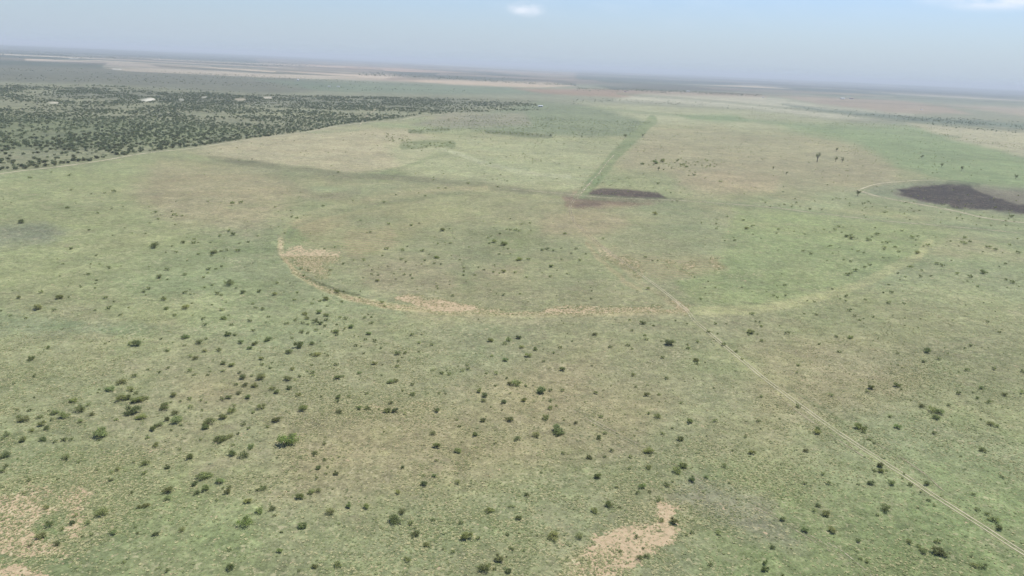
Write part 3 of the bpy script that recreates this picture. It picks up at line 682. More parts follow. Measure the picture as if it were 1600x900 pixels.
def track(name, px, label, mat, half=0.45, gauge=1.7, wear=.75, step=4, seed=0, grow=0.0):
    w = [at(u, v) for u, v in px]
    w = spline(w, 10)
    c = resample(w, step)
    t = np.gradient(c, axis=0); t /= np.linalg.norm(t, axis=1)[:, None] + 1e-9
    nrm = np.stack([-t[:, 1], t[:, 0]], 1)
    dist = np.hypot(c[:, 0], c[:, 1])
    s = np.arange(len(c)) * step
    wob = (vnoise(s / 40, s * 0, 101 + seed) - .5) * 2.2 + (vnoise(s / 9, s * 0 + 4, 102 + seed) - .5) * .4
    V, Fc, Wr = [], [], []
    lanes = (-gauge / 2, gauge / 2) if gauge > 0 else (0,)
    base = 0
    for li, off in enumerate(lanes):
        hw = (half + grow * dist) * (.7 + .6 * vnoise(s / 7, s * 0 + li * 7, 103 + seed))
        rows = []
        for q, a in ((-1, 0.0), (-.5, 1.0), (.5, 1.0), (1, 0.0)):
            p = c + nrm * (off + wob + q * hw)[:, None]
            z = terrain(p[:, 0], p[:, 1]) + .05 + dist * 1.2e-4
            rows.append(np.column_stack([p, z])); Wr.append(np.full(len(c), wear * a + (1 - a) * -.1))
        n = len(c)
        V += rows
        for r_ in range(3):
            i = np.arange(n - 1)
            a0 = base + r_ * n; a1 = base + (r_ + 1) * n
            Fc.append(np.stack([a0 + i, a0 + i + 1, a1 + i + 1, a1 + i], 1)[:, ::-1])
        base += 4 * n
    o = mesh_np(name, np.concatenate(V), np.concatenate(Fc), mat)
    a = o.data.attributes.new('wear', 'FLOAT', 'POINT'); a.data.foreach_set('value', np.concatenate(Wr).astype(np.float32))
    tag(o, label, 'track', kind='structure')
    return o

M_trk = track_material('pale_track_soil', (0.37, 0.34, 0.225))
M_trk2 = track_material('dim_track_soil', (0.31, 0.27, 0.18))
track('dirt_track', [(1690, 925), (1600, 864), (1525, 815), (1450, 767), (1382, 725), (1305, 672), (1200, 596), (1157, 562), (1087, 505), (1070, 485), (1025, 447), (995, 425)],
      'pale two rut wheel track running from the ring to the lower right', M_trk, .31, 1.5, 1.02, 3, 1)
track('dirt_track', [(995, 425), (960, 400), (925, 372), (898, 345), (893, 322), (907, 300), (925, 284)],
      'faded track crossing the ring field towards the brown patch', M_trk2, .45, 1.9, .55, 5, 2, 0.0001)
track('dirt_track', [(800, 295), (890, 303), (960, 309), (1070, 313), (1200, 323), (1237, 328), (1350, 342), (1425, 349), (1525, 357), (1640, 368)],
      'thin pale track running across the right half above the ring', M_trk, .5, 2.2, .72, 6, 3, 0.0006)
track('dirt_track', [(1340, 297), (1375, 307), (1437, 319), (1500, 331), (1550, 342), (1640, 352)],
      'broad pale track curving below the dark burnt patch', M_trk, 1.1, 3.4, .85, 5, 4, 0.0006)
track('dirt_track', [(1340, 297), (1375, 287), (1450, 282.5), (1500, 285)],
      'faint pale track along the upper side of the burnt patch', M_trk, 1.0, 0, .85, 6, 5, 0.0008)
track('boundary_track', [(-200, 306), (0, 273), (75, 264), (150, 254), (225, 240), (300, 231), (400, 216), (475, 207), (525, 197), (575, 191), (625, 187), (650, 182), (710, 176)],
      'pale straight boundary track along the edge of the juniper woodland', M_trk, 1.6, 0, .85, 8, 6, 0.0008)
track('dirt_track', [(560, 198), (570, 184), (585, 172), (600, 164)],
      'short pale track cutting into the woodland', M_trk, 1.5, 0, .6, 8, 7, 0.0006)
track('dirt_track', [(900, 640), (950, 672), (1010, 704), (1080, 740), (1200, 800), (1300, 860), (1390, 915)],
      'faint old track crossing the lower right grass', M_trk2, .26, 1.5, .5, 3, 8)
track('dirt_track', [(960, 242), (930, 276), (908, 301)],
      'narrow pale path beside the green strip above the brown patch', M_trk, .8, 0, .6, 6, 9, 0.0002)
for i, (pp, lb) in enumerate([
    ([(-200, 86), (40, 94), (160, 96.5), (330, 106), (430, 112), (620, 121)], 'pale country road far off at the upper left'),
    ([(640, 122), (760, 124), (900, 131), (1000, 139), (1190, 147)], 'far country road beside the pale field'),
    ([(1100, 137), (1300, 147), (1500, 166), (1700, 176)], 'far country road at the upper right')]):
    track('far_road', pp, lb, M_trk, 5, 0, .6, 60, 20 + i, 0.0006)

track('dirt_track', [(1380, 735), (1330, 702), (1260, 655), (1200, 610)], 'thin cattle path close beside the pale wheel track', M_trk2, .3, 0, .5, 3, 31)
track('dirt_track', [(1475, 768), (1440, 738), (1400, 712), (1350, 684)], 'thin cattle path above the lower part of the wheel track', M_trk2, .3, 0, .55, 3, 32)
track('dirt_track', [(1290, 850), (1330, 870), (1370, 902)], 'thin pale cattle path near the bottom edge at the lower right', M_trk, .3, 0, .6, 3, 33)

# ---------------------------------------------------------------- plants
def tube_np(pts, radii, sides=5):
    pts = [Vector(p) for p in pts]
    V, Fq = [], []
    for i, p in enumerate(pts):
        d = (pts[min(i + 1, len(pts) - 1)] - pts[max(i - 1, 0)]).normalized()
        a = d.orthogonal().normalized(); b = d.cross(a)
        for k in range(sides):
            th = 2 * math.pi * k / sides
            V.append(tuple(p + (a * math.cos(th) + b * math.sin(th)) * radii[i]))
    for i in range(len(pts) - 1):
        for k in range(sides):
            k2 = (k + 1) % sides
            Fq.append((i * sides + k, i * sides + k2, (i + 1) * sides + k2, (i + 1) * sides + k))
    return np.array(V), np.array(Fq)

def join_np(parts):
    V, Fq, b = [], [], 0
    for v, f in parts:
        V.append(v); Fq.append(f + b); b += len(v)
    return np.concatenate(V), np.concatenate(Fq)

def leaf_quads(P, size, r):
    """one small bent quad per point, random direction"""
    n = len(P)
    a = r.normal(size=(n, 3)); a /= np.linalg.norm(a, axis=1)[:, None]
    b = np.cross(a, r.normal(size=(n, 3))); b /= np.linalg.norm(b, axis=1)[:, None] + 1e-9
    s = size * r.uniform(.6, 1.4, n)[:, None]
    V = np.stack([P - a * s, P - b * s * .6, P + a * s, P + b * s * .6], 1).reshape(-1, 3)
    return V, np.arange(4 * n).reshape(n, 4)

def lobes_points(r, lobes, n, shell=.55):
    """points spread through a cluster of ellipsoid lobes, denser near their skin"""
    vol = np.array([l[3] * l[4] * l[5] for l in lobes]); vol = vol ** .8; vol /= vol.sum()
    k = r.choice(len(lobes), n, p=vol)
    Lb = np.array(lobes)[k]
    d = r.normal(size=(n, 3)); d /= np.linalg.norm(d, axis=1)[:, None]
    rad = r.uniform(shell, 1.05, n)[:, None]
    P = Lb[:, :3] + d * rad * Lb[:, 3:6]
    P[:, 2] = np.maximum(P[:, 2], .02)
    return P, k

def shrub_variant(i, n, leaf):
    """low many-stemmed mesquite, unit width 1, base at the origin; several fans of twigs"""
    r = np.random.default_rng(100 + i)
    nl = [4, 6, 5, 7, 3, 6, 8, 5][i % 8]
    spread = [.22, .28, .25, .30, .16, .30, .32, .24][i % 8]
    lobes, stems = [], []
    for q in range(nl):
        a = 2 * math.pi * q / nl + r.uniform(-.5, .5)
        rr = spread * r.uniform(.45, 1.1)
        hz = r.uniform(.13, .28)
        lobes.append((rr * math.cos(a), rr * math.sin(a), hz, r.uniform(.15, .25), r.uniform(.15, .25), r.uniform(.10, .17)))
        for t in range(2):
            e = np.array(lobes[-1][:3]) + r.normal(size=3) * .05
            stems.append(tube_np([(0, 0, -.03), (e[0] * .35, e[1] * .35, e[2] * .5), tuple(e + [0, 0, .06])], [.016, .011, .004], 4))
    P, k = lobes_points(r, lobes, n, .25)
    # wispy shoots that stand out of the mass
    m_ = n // 7
    sh = P[r.choice(n, m_)]; out = sh - np.array([0, 0, .08]); out /= np.linalg.norm(out, axis=1)[:, None] + 1e-6
    P = np.concatenate([P, sh + out * r.uniform(.03, .14, m_)[:, None]])
    V, Fq = leaf_quads(P, leaf, r)
    tone_l = r.uniform(.78, 1.25, nl)
    tone = np.concatenate([tone_l[k], np.full(m_, 1.2)]) * r.uniform(.8, 1.2, len(P))
    return (V, Fq, np.repeat(tone, 4)), join_np(stems)

def juniper_variant(i, n, leaf):
    r = np.random.default_rng(300 + i)
    lobes = [(0, 0, .34, .30, .30, .28)]
    for q in range(5 + i % 3):
        a = r.uniform(0, 2 * math.pi); rr = r.uniform(.12, .34)
        lobes.append((rr * math.cos(a), rr * math.sin(a), r.uniform(.2, .5), r.uniform(.13, .22), r.uniform(.13, .22), r.uniform(.12, .22)))
    P, k = lobes_points(r, lobes, n, .6)
    V, Fq = leaf_quads(P, leaf, r)
    tone = r.uniform(.75, 1.25, len(lobes))[k] * r.uniform(.85, 1.15, n)
    tr = tube_np([(0, 0, -.06), (.01, .0, .2), (.02, .01, .45)], [.045, .035, .015], 5)
    return (V, Fq, np.repeat(tone, 4)), tr

# panels of the photo: origin, then "x y w" of every shrub read off at 4x
PANELS = {
 (0, 250): "190 118 25 437 100 25 322 83 15 445 192 20 425 305 28 612 337 20 570 215 15 655 208 18 715 200 30 770 295 15 700 310 18 932 295 12 970 330 30 945 333 12 988 372 22 935 397 12 1075 325 18 1085 347 30 1105 352 20 1140 353 18 1072 365 14 1300 263 16 1455 273 35 1505 271 30 1100 262 10 1095 405 14 825 460 16 780 427 12 910 463 16 557 440 18 705 475 12 135 395 40 1145 517 40 1215 497 26 1212 520 34 1240 518 14 1318 517 20 1375 477 26 1432 447 26 1460 468 34 1550 516 24 1495 525 18 965 545 60 1075 540 20 1038 580 16 1102 580 26 1242 590 28 1340 580 40 1322 600 30 1385 572 24 1418 567 24 1487 570 34 445 558 30 602 600 20 360 622 12 395 652 18 568 652 16 623 652 16 682 677 28 757 665 12 935 668 16 1045 687 30 1158 716 30 1302 682 32 1350 680 24 1387 664 26 1300 705 20 1273 732 28 1400 755 12 1438 768 70 1477 800 18 1325 780 22 1280 793 24 1360 832 34 1385 843 24 1518 825 50 1152 827 34 1190 838 20 1213 835 14 1187 808 16 995 732 40 1048 745 18 555 713 30 528 716 12 605 750 24 597 770 18 595 797 20 505 792 16 928 803 30 900 820 30 260 824 28 118 857 36 372 857 46 430 854 20 660 858 32 714 883 18 1025 866 44 375 725 14 1400 615 14 1170 632 16 1530 668 12 1582 645 12 1410 888 16 1200 893 20",
 (400, 250): "120 298 20 190 318 10 217 320 12 140 328 10 258 368 26 222 360 20 300 350 12 320 350 10 165 378 10 180 462 18 12 480 18 420 290 24 515 75 20 485 97 12 800 265 24 875 217 18 1057 222 22 1018 205 12 965 193 12 1185 172 18 1140 172 20 1325 142 28 1110 120 16 1510 163 24 862 107 12 606 253 12 655 383 20 830 403 28 970 410 34 1020 400 20 715 455 24 695 458 14 755 478 12 1165 440 40 1210 432 16 1137 523 20 1212 521 28 1240 490 12 945 540 18 915 565 30 1040 566 34 815 556 34 790 598 24 493 550 22 430 558 22 497 600 10 610 627 16 672 627 30 545 648 26 705 660 14 765 672 10 727 688 16 908 621 26 938 637 26 1055 628 26 1127 610 36 1113 648 24 1157 653 22 1035 652 16 1083 592 16 1002 660 12 825 665 18 862 712 18 903 685 16 928 717 24 968 718 28 978 740 24 875 745 14 757 755 36 765 720 20 722 715 20 672 736 16 1275 625 24 1298 675 24 1300 697 20 1300 720 28 1390 672 18 1423 688 24 1485 703 22 1548 698 36 1520 710 20 1367 720 24 1490 658 16 1520 590 24 1330 545 20 1450 490 18 1468 478 14 1525 462 26 1565 435 20 1590 437 24 1487 512 40 1550 527 50 1460 522 24 1590 368 16 1575 556 20 1590 587 16 1422 385 10 1370 347 8 1527 330 8 1212 757 12 1210 780 14 1130 790 22 1137 803 20 1125 770 12 1228 847 28 1548 843 26 280 680 24 327 690 20 300 722 28 133 768 28 18 820 34 118 838 36 258 826 28 240 873 26 362 868 16 437 868 44 400 880 26 538 884 28 462 688 20 648 860 18 652 820 16 785 890 34 505 822 40 548 820 20 1400 893 12 1008 810 14",
 (800, 250): "815 27 34 895 22 40 940 12 40 948 63 16 1090 45 30 1055 35 24 1110 70 16 1135 95 26 1105 98 16 1210 112 14 1300 135 26 913 147 24 885 170 12 612 157 12 820 92 10 1585 265 20 895 335 36 1345 355 22 1445 378 30 1500 417 28 1465 430 40 1505 468 16 1557 493 14 1280 375 14 1277 400 16 1285 420 14 1275 430 20 1183 395 16 1208 490 12 1330 507 16 1390 507 20 1385 488 16 1207 533 10 20 437 34 45 445 20 120 440 16 570 492 22 460 587 20 425 627 28 310 623 24 400 555 26 370 585 18 190 562 34 220 557 34 260 566 28 308 552 20 103 622 32 45 623 40 245 665 36 238 728 30 345 712 18 20 705 28 90 735 20 50 835 20 170 532 12 375 515 12 282 690 14 835 610 24 880 630 20 910 630 16 850 803 30 497 817 20 645 815 10 1140 735 16 1205 800 14 1270 800 16 1437 800 14 1180 870 24 1590 825 16 495 865 20 330 460 30 110 395 20 60 400 20",
 (1200, 270): "70 202 12 102 197 16 148 212 16 178 185 20 262 226 26 15 210 14 200 212 12 430 157 20 485 162 14 605 190 14 627 180 18 640 190 12 728 250 20 745 245 12 825 232 10 852 255 12 910 240 14 1080 245 14 650 212 14 590 235 12 440 340 24 468 340 12 415 357 26 460 375 16 350 358 14 163 370 14 65 357 24 52 383 16 232 387 16 490 398 36 515 390 24 520 410 40 625 422 36 650 402 20 680 385 34 670 347 16 835 364 22 898 405 34 935 400 20 925 425 16 740 437 30 715 437 20 765 432 16 727 468 30 722 482 20 793 464 28 815 497 24 932 504 38 385 462 24 450 470 12 562 493 24 597 503 18 217 493 24 268 511 28 403 508 14 1370 468 34 1415 482 34 1340 497 14 1562 500 28 1512 452 20 1210 438 30 1232 447 26 1260 432 22 1190 462 12 1000 457 28 972 463 16 922 457 14 1050 405 12 1140 430 20 1230 408 26 1518 272 30 1560 412 14 718 535 18 472 549 20 516 559 22 367 553 16 350 563 12 500 640 34 543 614 34 523 630 20 604 596 28 638 581 24 1052 574 28 1085 585 28 1145 550 16 1483 572 22 1445 587 12 890 590 34 960 615 20 808 633 20 855 655 20 825 673 14 953 655 24 1017 652 18 1182 637 26 1342 627 44 1265 655 32 1245 683 14 1525 690 34 1485 672 24 1308 717 20 103 707 28 57 710 14 403 729 22 755 703 22 770 752 30 720 752 20 753 815 34 846 820 24 607 795 22 488 775 28 487 803 20 450 792 16 35 770 20 57 780 22 110 770 22 285 808 22 245 803 14 510 862 28 303 888 24 225 883 18 540 893 20 60 490 12",
 (0, 450): "5 140 18 235 122 60 340 135 30 680 124 34 595 136 20 805 120 16 750 166 24 165 183 24 65 170 20 1040 125 44 1160 120 50 1195 97 20 1325 102 20 1387 134 34 1092 170 28 1205 168 14 1268 192 30 1398 187 38 1430 168 20 1283 228 30 1450 228 30 1562 204 30 1580 97 24 1590 120 20 1580 265 30 1425 290 50 1468 292 36 1158 307 44 1245 340 46 1288 318 26 1505 340 44 1590 350 40 1560 375 40 1370 387 40 1278 393 38 1045 392 36 855 352 60 815 350 36 660 347 20 685 333 14 900 320 12 1155 360 24 1080 340 12 1005 320 20 298 370 36 197 440 42 1190 428 28 1220 440 48 1335 450 12 1395 472 38 1450 483 40 1048 500 30 995 527 28 925 510 24 1190 517 34 1212 543 26 1313 521 22 1297 543 30 1395 519 34 1495 532 28 1520 560 50 1573 550 26 1477 603 36 1533 608 40 1590 612 44 842 550 34 760 586 78 218 550 26 87 600 18 820 637 50 690 634 56 850 658 34 612 653 16 620 635 20 215 684 16 1088 670 44 1128 708 22 1187 692 36 1260 702 24 1070 713 22 750 695 60 795 688 50 850 705 60 885 700 50 915 690 50 460 706 50 555 728 36 505 762 68 577 790 40 400 802 60 342 782 40 322 825 26 250 808 34 153 823 54 120 808 30 728 822 34 505 832 40 835 768 90 800 785 60 885 808 60 1030 745 64 1095 785 50 1110 828 80 1045 822 40 1130 858 24 1190 745 36 1155 775 14 1390 697 36 1430 686 40 1492 660 40 1450 772 56 1467 738 24 1550 686 40 1582 780 34 1395 812 52 1525 855 36 1555 880 30 1300 845 80 1285 875 50 260 852 50 293 876 40 200 890 40 960 880 56 995 858 50 185 765 30 1288 718 20 1072 888 24 635 893 50",
 (400, 450): "5 122 16 42 130 34 348 97 26 445 113 20 805 115 22 78 180 26 62 213 16 192 220 36 247 200 30 305 160 40 320 190 40 290 218 26 325 225 24 375 208 44 402 222 40 432 238 28 395 150 50 440 170 40 437 200 30 505 228 24 525 183 28 562 192 34 595 242 44 555 254 24 287 275 40 325 280 34 377 263 34 402 285 16 473 273 20 500 272 44 505 293 28 680 187 30 722 218 36 722 182 24 705 285 40 685 320 30 743 330 36 975 292 34 1035 290 20 1018 342 32 1098 355 26 625 360 28 657 367 16 783 376 24 672 408 24 225 313 28 75 323 48 5 343 24 350 347 50 402 332 16 268 362 66 205 400 54 380 417 50 345 415 30 447 422 24 432 365 14 35 442 38 38 480 26 98 467 16 90 500 26 347 482 28 403 475 12 503 480 34 885 408 50 932 405 34 890 457 24 883 491 36 915 432 20 740 472 40 790 480 16 1018 397 26 228 507 44 320 522 24 355 530 36 358 548 30 35 557 74 200 567 56 245 573 26 272 553 30 5 614 24 512 562 50 545 553 26 485 580 14 645 532 40 785 545 20 647 573 14 840 588 44 875 580 48 978 604 34 915 643 24 980 664 40 1103 513 28 1160 530 36 1208 538 36 1262 488 16 1320 480 32 1327 503 32 1292 517 32 1440 530 28 1500 534 34 1565 562 24 1585 597 44 1495 608 28 1395 645 44 1432 672 50 1420 705 40 1548 713 46 1590 658 24 1468 745 22 1475 422 30 1560 447 44 1467 327 46 1580 320 50 1553 345 34 105 632 44 130 652 44 208 628 40 268 670 38 512 685 40 510 710 34 580 683 32 692 662 28 38 749 56 298 757 66 128 830 56 520 778 46 645 752 44 697 755 42 843 720 44 820 772 46 868 772 48 930 788 30 768 760 24 1132 768 52 1255 827 24 1272 867 28 1417 832 38 1585 825 56 72 872 28 1145 660 24 1185 660 20 410 680 24",
 (800, 450): "735 198 22 310 200 14 815 218 46 885 234 24 868 225 10 748 264 26 1023 202 22 1095 222 20 515 288 40 830 294 28 843 320 32 1270 222 26 1340 222 16 1500 161 34 1525 208 20 1548 214 24 1558 238 32 1490 275 50 1477 292 24 1535 289 20 1560 330 30 1228 273 30 1285 285 20 725 355 34 752 379 24 985 344 70 935 330 20 610 367 32 1100 375 34 1095 352 20 1160 335 30 1322 354 34 1400 397 26 1438 443 22 1150 450 44 1155 470 30 1207 464 18 1112 440 12 42 308 40 60 366 44 145 381 38 197 382 14 300 369 32 258 403 28 100 420 50 197 457 26 90 447 20 375 330 20 190 342 12 942 433 34 500 484 20 315 508 44 757 540 50 968 562 34 30 600 66 87 610 30 182 645 66 240 636 36 315 640 34 72 702 44 238 752 40 237 706 26 275 738 24 212 812 50 398 844 38 325 827 20 507 858 22 280 885 70 5 828 20 525 654 36 573 636 16 775 616 22 838 668 44 918 664 32 845 606 20 1262 624 20 1133 563 14 1055 718 24 850 783 34 910 803 50 800 788 14 1110 835 50 1270 830 34 557 808 34 1003 877 24 1560 678 30 1540 832 34 1555 880 20 455 712 16 620 610 16 920 710 20",
 (1200, 450): "510 144 28 543 178 24 570 202 24 598 195 12 655 184 22 303 170 22 226 163 16 73 237 14 115 282 34 425 303 30 515 310 38 318 351 20 443 400 32 855 192 14 1370 215 20 1445 278 24 1420 150 12 810 411 24 810 482 18 840 499 14 990 398 50 970 463 30 1068 447 26 1120 413 18 1103 378 14 1230 380 18 1267 362 28 187 482 36 180 530 20 1243 518 36 1190 527 16 1412 509 32 1590 525 34 642 625 44 620 650 30 803 612 44 833 636 24 1333 630 40 1280 657 18 1187 661 34 1308 690 30 1382 716 32 1475 671 38 1587 660 34 393 672 32 187 741 34 960 741 44 1030 765 60 1065 778 50 1050 812 44 890 703 14 1130 735 28 760 804 34 1390 850 44 1425 862 34 1327 822 20 560 870 50 600 885 44 808 870 44 72 818 16 287 738 16 310 890 50",
 (0, 675): "45 15 44 22 43 24 145 50 44 270 46 40 402 50 36 445 46 28 342 62 30 628 18 80 620 52 20 40 145 64 8 160 30 35 215 30 15 245 36 922 37 32 975 85 44 1035 62 16 1123 111 26 1187 160 54 1255 52 24 1380 48 76 1440 30 50 1490 14 24 1457 87 30 1455 140 54 1527 150 76 1570 97 50 415 162 54 110 168 16 180 302 32 495 187 28 735 234 40 700 257 24 603 240 26 837 190 20 908 198 70 900 260 36 1047 224 40 1275 280 84 1377 313 54 1215 332 40 1285 358 60 1232 385 56 1053 372 58 1052 418 50 1430 352 30 1423 380 50 1548 438 50 1355 433 26 870 472 44 910 466 44 820 382 30 1540 568 92 635 510 84 152 382 26 290 475 46 452 570 38 545 575 36 310 580 50 258 655 50 710 633 50 975 645 42 1137 618 44 862 635 24 575 648 24 515 655 20 360 705 40 190 712 30 388 612 30 775 820 28 1052 872 36 1440 855 56 1440 741 30 848 600 20 475 525 30 362 295 24 695 300 36",
 (400, 675): "195 62 130 220 30 50 428 76 32 367 138 58 430 176 36 390 230 40 447 227 20 437 267 28 500 264 44 383 290 34 50 357 56 10 370 30 345 382 46 392 370 46 275 413 60 22 500 50 105 487 50 120 527 28 468 508 60 580 468 50 690 473 48 290 593 60 160 630 24 150 748 42 367 846 40 510 832 54 270 872 26 520 160 24 710 123 14 916 225 40 890 380 44 1107 12 54 1368 22 46 1130 93 56 1262 125 56 1495 74 30 1285 68 16 1388 170 18 1130 182 30 1047 277 26 1113 277 38 1052 327 50 1260 322 44 1460 492 54 1590 468 30 865 550 90 912 505 54 965 575 36 1107 552 34 1283 571 34 998 640 60 1065 705 60 1315 652 84 1388 662 36 1572 642 28 1590 725 30 1232 748 32 945 796 48 1518 790 76 1425 848 100 1578 868 44 1168 730 20 480 360 20 520 580 24 1490 855 30",
 (800, 675): "30 48 50 153 27 56 290 10 70 260 5 20 542 38 44 580 8 44 625 118 36 578 156 28 482 162 40 738 157 30 855 120 64 862 150 20 943 12 34 1052 44 48 733 228 28 855 222 44 1068 213 56 1030 243 60 1125 298 54 1213 280 44 1357 317 26 1327 214 36 1375 115 28 1342 92 14 1497 130 44 1458 30 26 1217 25 14 535 281 50 967 331 42 1005 310 26 655 346 28 815 342 50 787 382 36 860 375 30 320 137 32 183 260 20 92 395 50 605 457 56 673 473 24 912 428 34 515 492 50 42 540 44 12 468 24 157 645 22 258 648 80 420 655 60 5 730 30 75 742 24 1012 563 60 935 555 40 775 658 34 1123 630 34 1090 645 24 1293 637 36 680 748 30 800 785 50 838 775 44 820 727 24 1240 825 36 1580 820 40 1580 860 50 188 520 14 108 675 16",
 (1200, 675): "310 3 50 232 118 38 595 2 30 632 48 32 662 73 20 345 262 32 700 212 44 665 243 36 705 248 40 742 245 20 378 320 36 562 327 22 643 321 42 772 322 48 887 332 36 990 325 44 955 376 22 1003 427 28 1040 462 24 1035 8 34 1338 113 56 1463 284 30 1213 95 12 1205 153 20 1283 393 26 1305 487 34 1368 515 34 1410 550 50 1445 603 46 310 460 44 285 490 30 360 515 50 92 547 38 230 612 54 402 615 60 565 680 38 730 485 60 683 518 28 880 687 40 1062 683 36 942 715 30 970 745 50 1055 750 60 1100 768 40 28 722 48 145 730 16 575 792 30 622 808 34 1270 776 18 1290 832 40 1345 840 54 90 895 30 935 475 20 925 552 14 232 320 30 1430 78 12",
}
SH = []
for (ox, oy), s in PANELS.items():
    q = [float(t) for t in s.split()]
    for k in range(0, len(q), 3):
        SH.append((ox + q[k] / 4, oy + q[k + 1] / 4, q[k + 2] / 4))
# drop doubles where two panels met
kept = []
for u, v, w in sorted(SH, key=lambda t: -t[2]):
    if all(abs(u - a) > 3.2 or abs(v - b) > 2.0 for a, b, _ in kept): kept.append((u, v, w))
SH = kept

def ground_spot(u, v, w):
    """where a shrub stands whose blob is centred at (u, v): a little below the blob's centre"""
    x, y = at(u, v + w * .12)
    d = math.sqrt(x * x + y * y + H * H)
    return x, y, w * d / FPX * 1.27

LAND = [
 ('the bright green bush', 449, 690), ('the left sandy corner', 55, 815), ('the bottom sand patch', 985, 845),
 ('the small round sand spot', 1040, 798), ('the oval bush', 1046, 536), ('the track junction', 1075, 485),
 ('the first bare ring strip', 690, 476), ('the second bare ring strip', 900, 484), ('the twin bottom bushes', 770, 880),
 ('the dense thicket', 497, 497), ('the long left thicket', 212, 640), ('the wheel track end', 1590, 855),
 ('the faint track twins', 1062, 730), ('the sandy ring wedge', 490, 405), ('the wide right bush', 1459, 643),
 ('the central round bush', 806, 601), ('the small bright green bush', 385, 817), ('the tall double bush', 618, 808),
 ('the lower right bush trio', 1466, 862), ('the tall round bush', 325, 662), ('the grey left patch', 75, 508),
 ('the leafy lower right tangle', 1285, 795), ('the mid plain pair', 466, 542), ('the lone ring bush', 859, 432),
 ('the wheel track bend', 1157, 562), ('the burnt patch', 1500, 308), ('the brown patch', 975, 304),
 ('the ring\'s left tip', 437, 376), ('the ring\'s right tip', 1430, 405), ('the round grey bush', 864, 836),
]
SPECIAL = {
 (448.75, 690.5): 'large bright green bush, widest of all, alone in the lower left plain',
 (385, 817): 'small bright green bush standing alone near the lower left corner sand',
 (1046.2, 536): 'broad oval dark bush just below the track and ring junction',
 (756.25, 887): 'bigger left bush of the twin dark bushes at the bottom edge',
 (779.5, 872.5): 'smaller upper bush of the twin dark bushes at the bottom edge',
 (325, 661.2): 'tall round dark bush alone on the left slope',
 (807.5, 600): 'round dark bush at the middle of the picture with a smaller one beside it',
 (859.5, 432): 'lone dark round bush inside the ring field',
 (616.2, 812.5): 'wide lower half of the tall double bush',
 (728.75, 838): 'broad round bush left of the lower middle, paler on top',
 (864.5, 837): 'large round grey green bush left of the bottom sand patch',
 (1067, 728.2): 'upper bush of the twin bushes beside the faint old track',
 (1057.5, 735.75): 'lower bush of the twin bushes beside the faint old track',
}
def octant(dx, dy):
    a = math.degrees(math.atan2(-dy, dx)) % 360
    return ['right of', 'above right of', 'above', 'above left of', 'left of', 'below left of', 'below', 'below right of'][int((a + 22.5) // 45) % 8]
ORD = ['nearest', 'second nearest', 'third nearest', 'fourth nearest', 'fifth nearest', 'sixth nearest', 'seventh nearest', 'eighth nearest', 'ninth nearest', 'tenth nearest', 'eleventh nearest', 'twelfth nearest']

NEAR = SH[:300]
REST = SH[300:]
def make_labels(items, pool, what):
    table = {}
    for name, lu, lv in LAND:
        bins = {}
        for i, (u, v, w) in enumerate(pool):
            dx, dy = u - lu, (v - lv) * 1.0
            dd = math.hypot(dx, dy)
            if dd < 5: continue
            bins.setdefault(octant(dx, dy), []).append((dd, i))
        for k, lst in bins.items():
            lst.sort()
            for r_, (dd, i) in enumerate(lst[:12]):
                table.setdefault(i, []).append((r_, dd, k, name))
    out = []
    for i, (u, v, w) in enumerate(items):
        c = sorted(table.get(i, []))
        if c:
            r_, dd, k, name = min(c, key=lambda t: t[0] * 60 + t[1])
            out.append(f'{what(w)}, {ORD[r_]} {k} {name}')
        else:
            out.append(None)
    return out
def size_word(w):
    return ('big dark green bush' if w > 15 else 'mid sized dark green bush' if w > 11 else 'small dark green bush')
labels = make_labels(NEAR, NEAR, size_word)

protos = []
for i in range(8):
    (V, Fq, tone), (sv, sf) = shrub_variant(i, (800, 520, 900, 620, 420, 850, 560, 700)[i], (.034, .030, .036, .033, .03, .034, .029, .036)[i])
    root = bpy.data.objects.new('mesquite_bush', None)
    fo = mesh_np('foliage', V, Fq, M_leaf, root, tone, link=False)
    stm = mesh_np('stems', sv, sf, M_wood, root, link=False)
    protos.append((root, fo, stm))

BUSH_GROUP = 'mesquite bushes scattered over the plain'
for i, (u, v, w) in enumerate(NEAR):
    root, fo, stm = protos[i % 8] if w < 22 else protos[(3, 6, 1, 7)[i % 4]]
    x, y, size = ground_spot(u, v, w)
    r_ = root.copy(); COL.objects.link(r_)
    tone = random.uniform(.7, 1.3)
    colr = (tone * random.uniform(.92, 1.1), tone, tone * random.uniform(.9, 1.1), 1)
    if abs(u - 448.75) < 2 and abs(v - 690.5) < 2 or abs(u - 385) < 2 and abs(v - 817) < 2: colr = (.98, 1.1, .85, 1)
    for p in (fo, stm):
        c = p.copy(); COL.objects.link(c); c.parent = r_
        c.color = colr
    r_.location = (x, y, float(terrain(x, y)))
    r_.rotation_euler = (0, 0, random.uniform(0, 6.28))
    hz = random.uniform(.85, 1.1) * (1.0 if w < 18 else .85)
    r_.scale = (size, size * random.uniform(.75, 1.0), size * hz)
    lab = labels[i]
    for (su, sv_), t in SPECIAL.items():
        if abs(u - su) < 1.5 and abs(v - sv_) < 1.5: lab = t
    tag(r_, lab or 'small dark green bush standing alone in the open plain', 'bush', BUSH_GROUP)

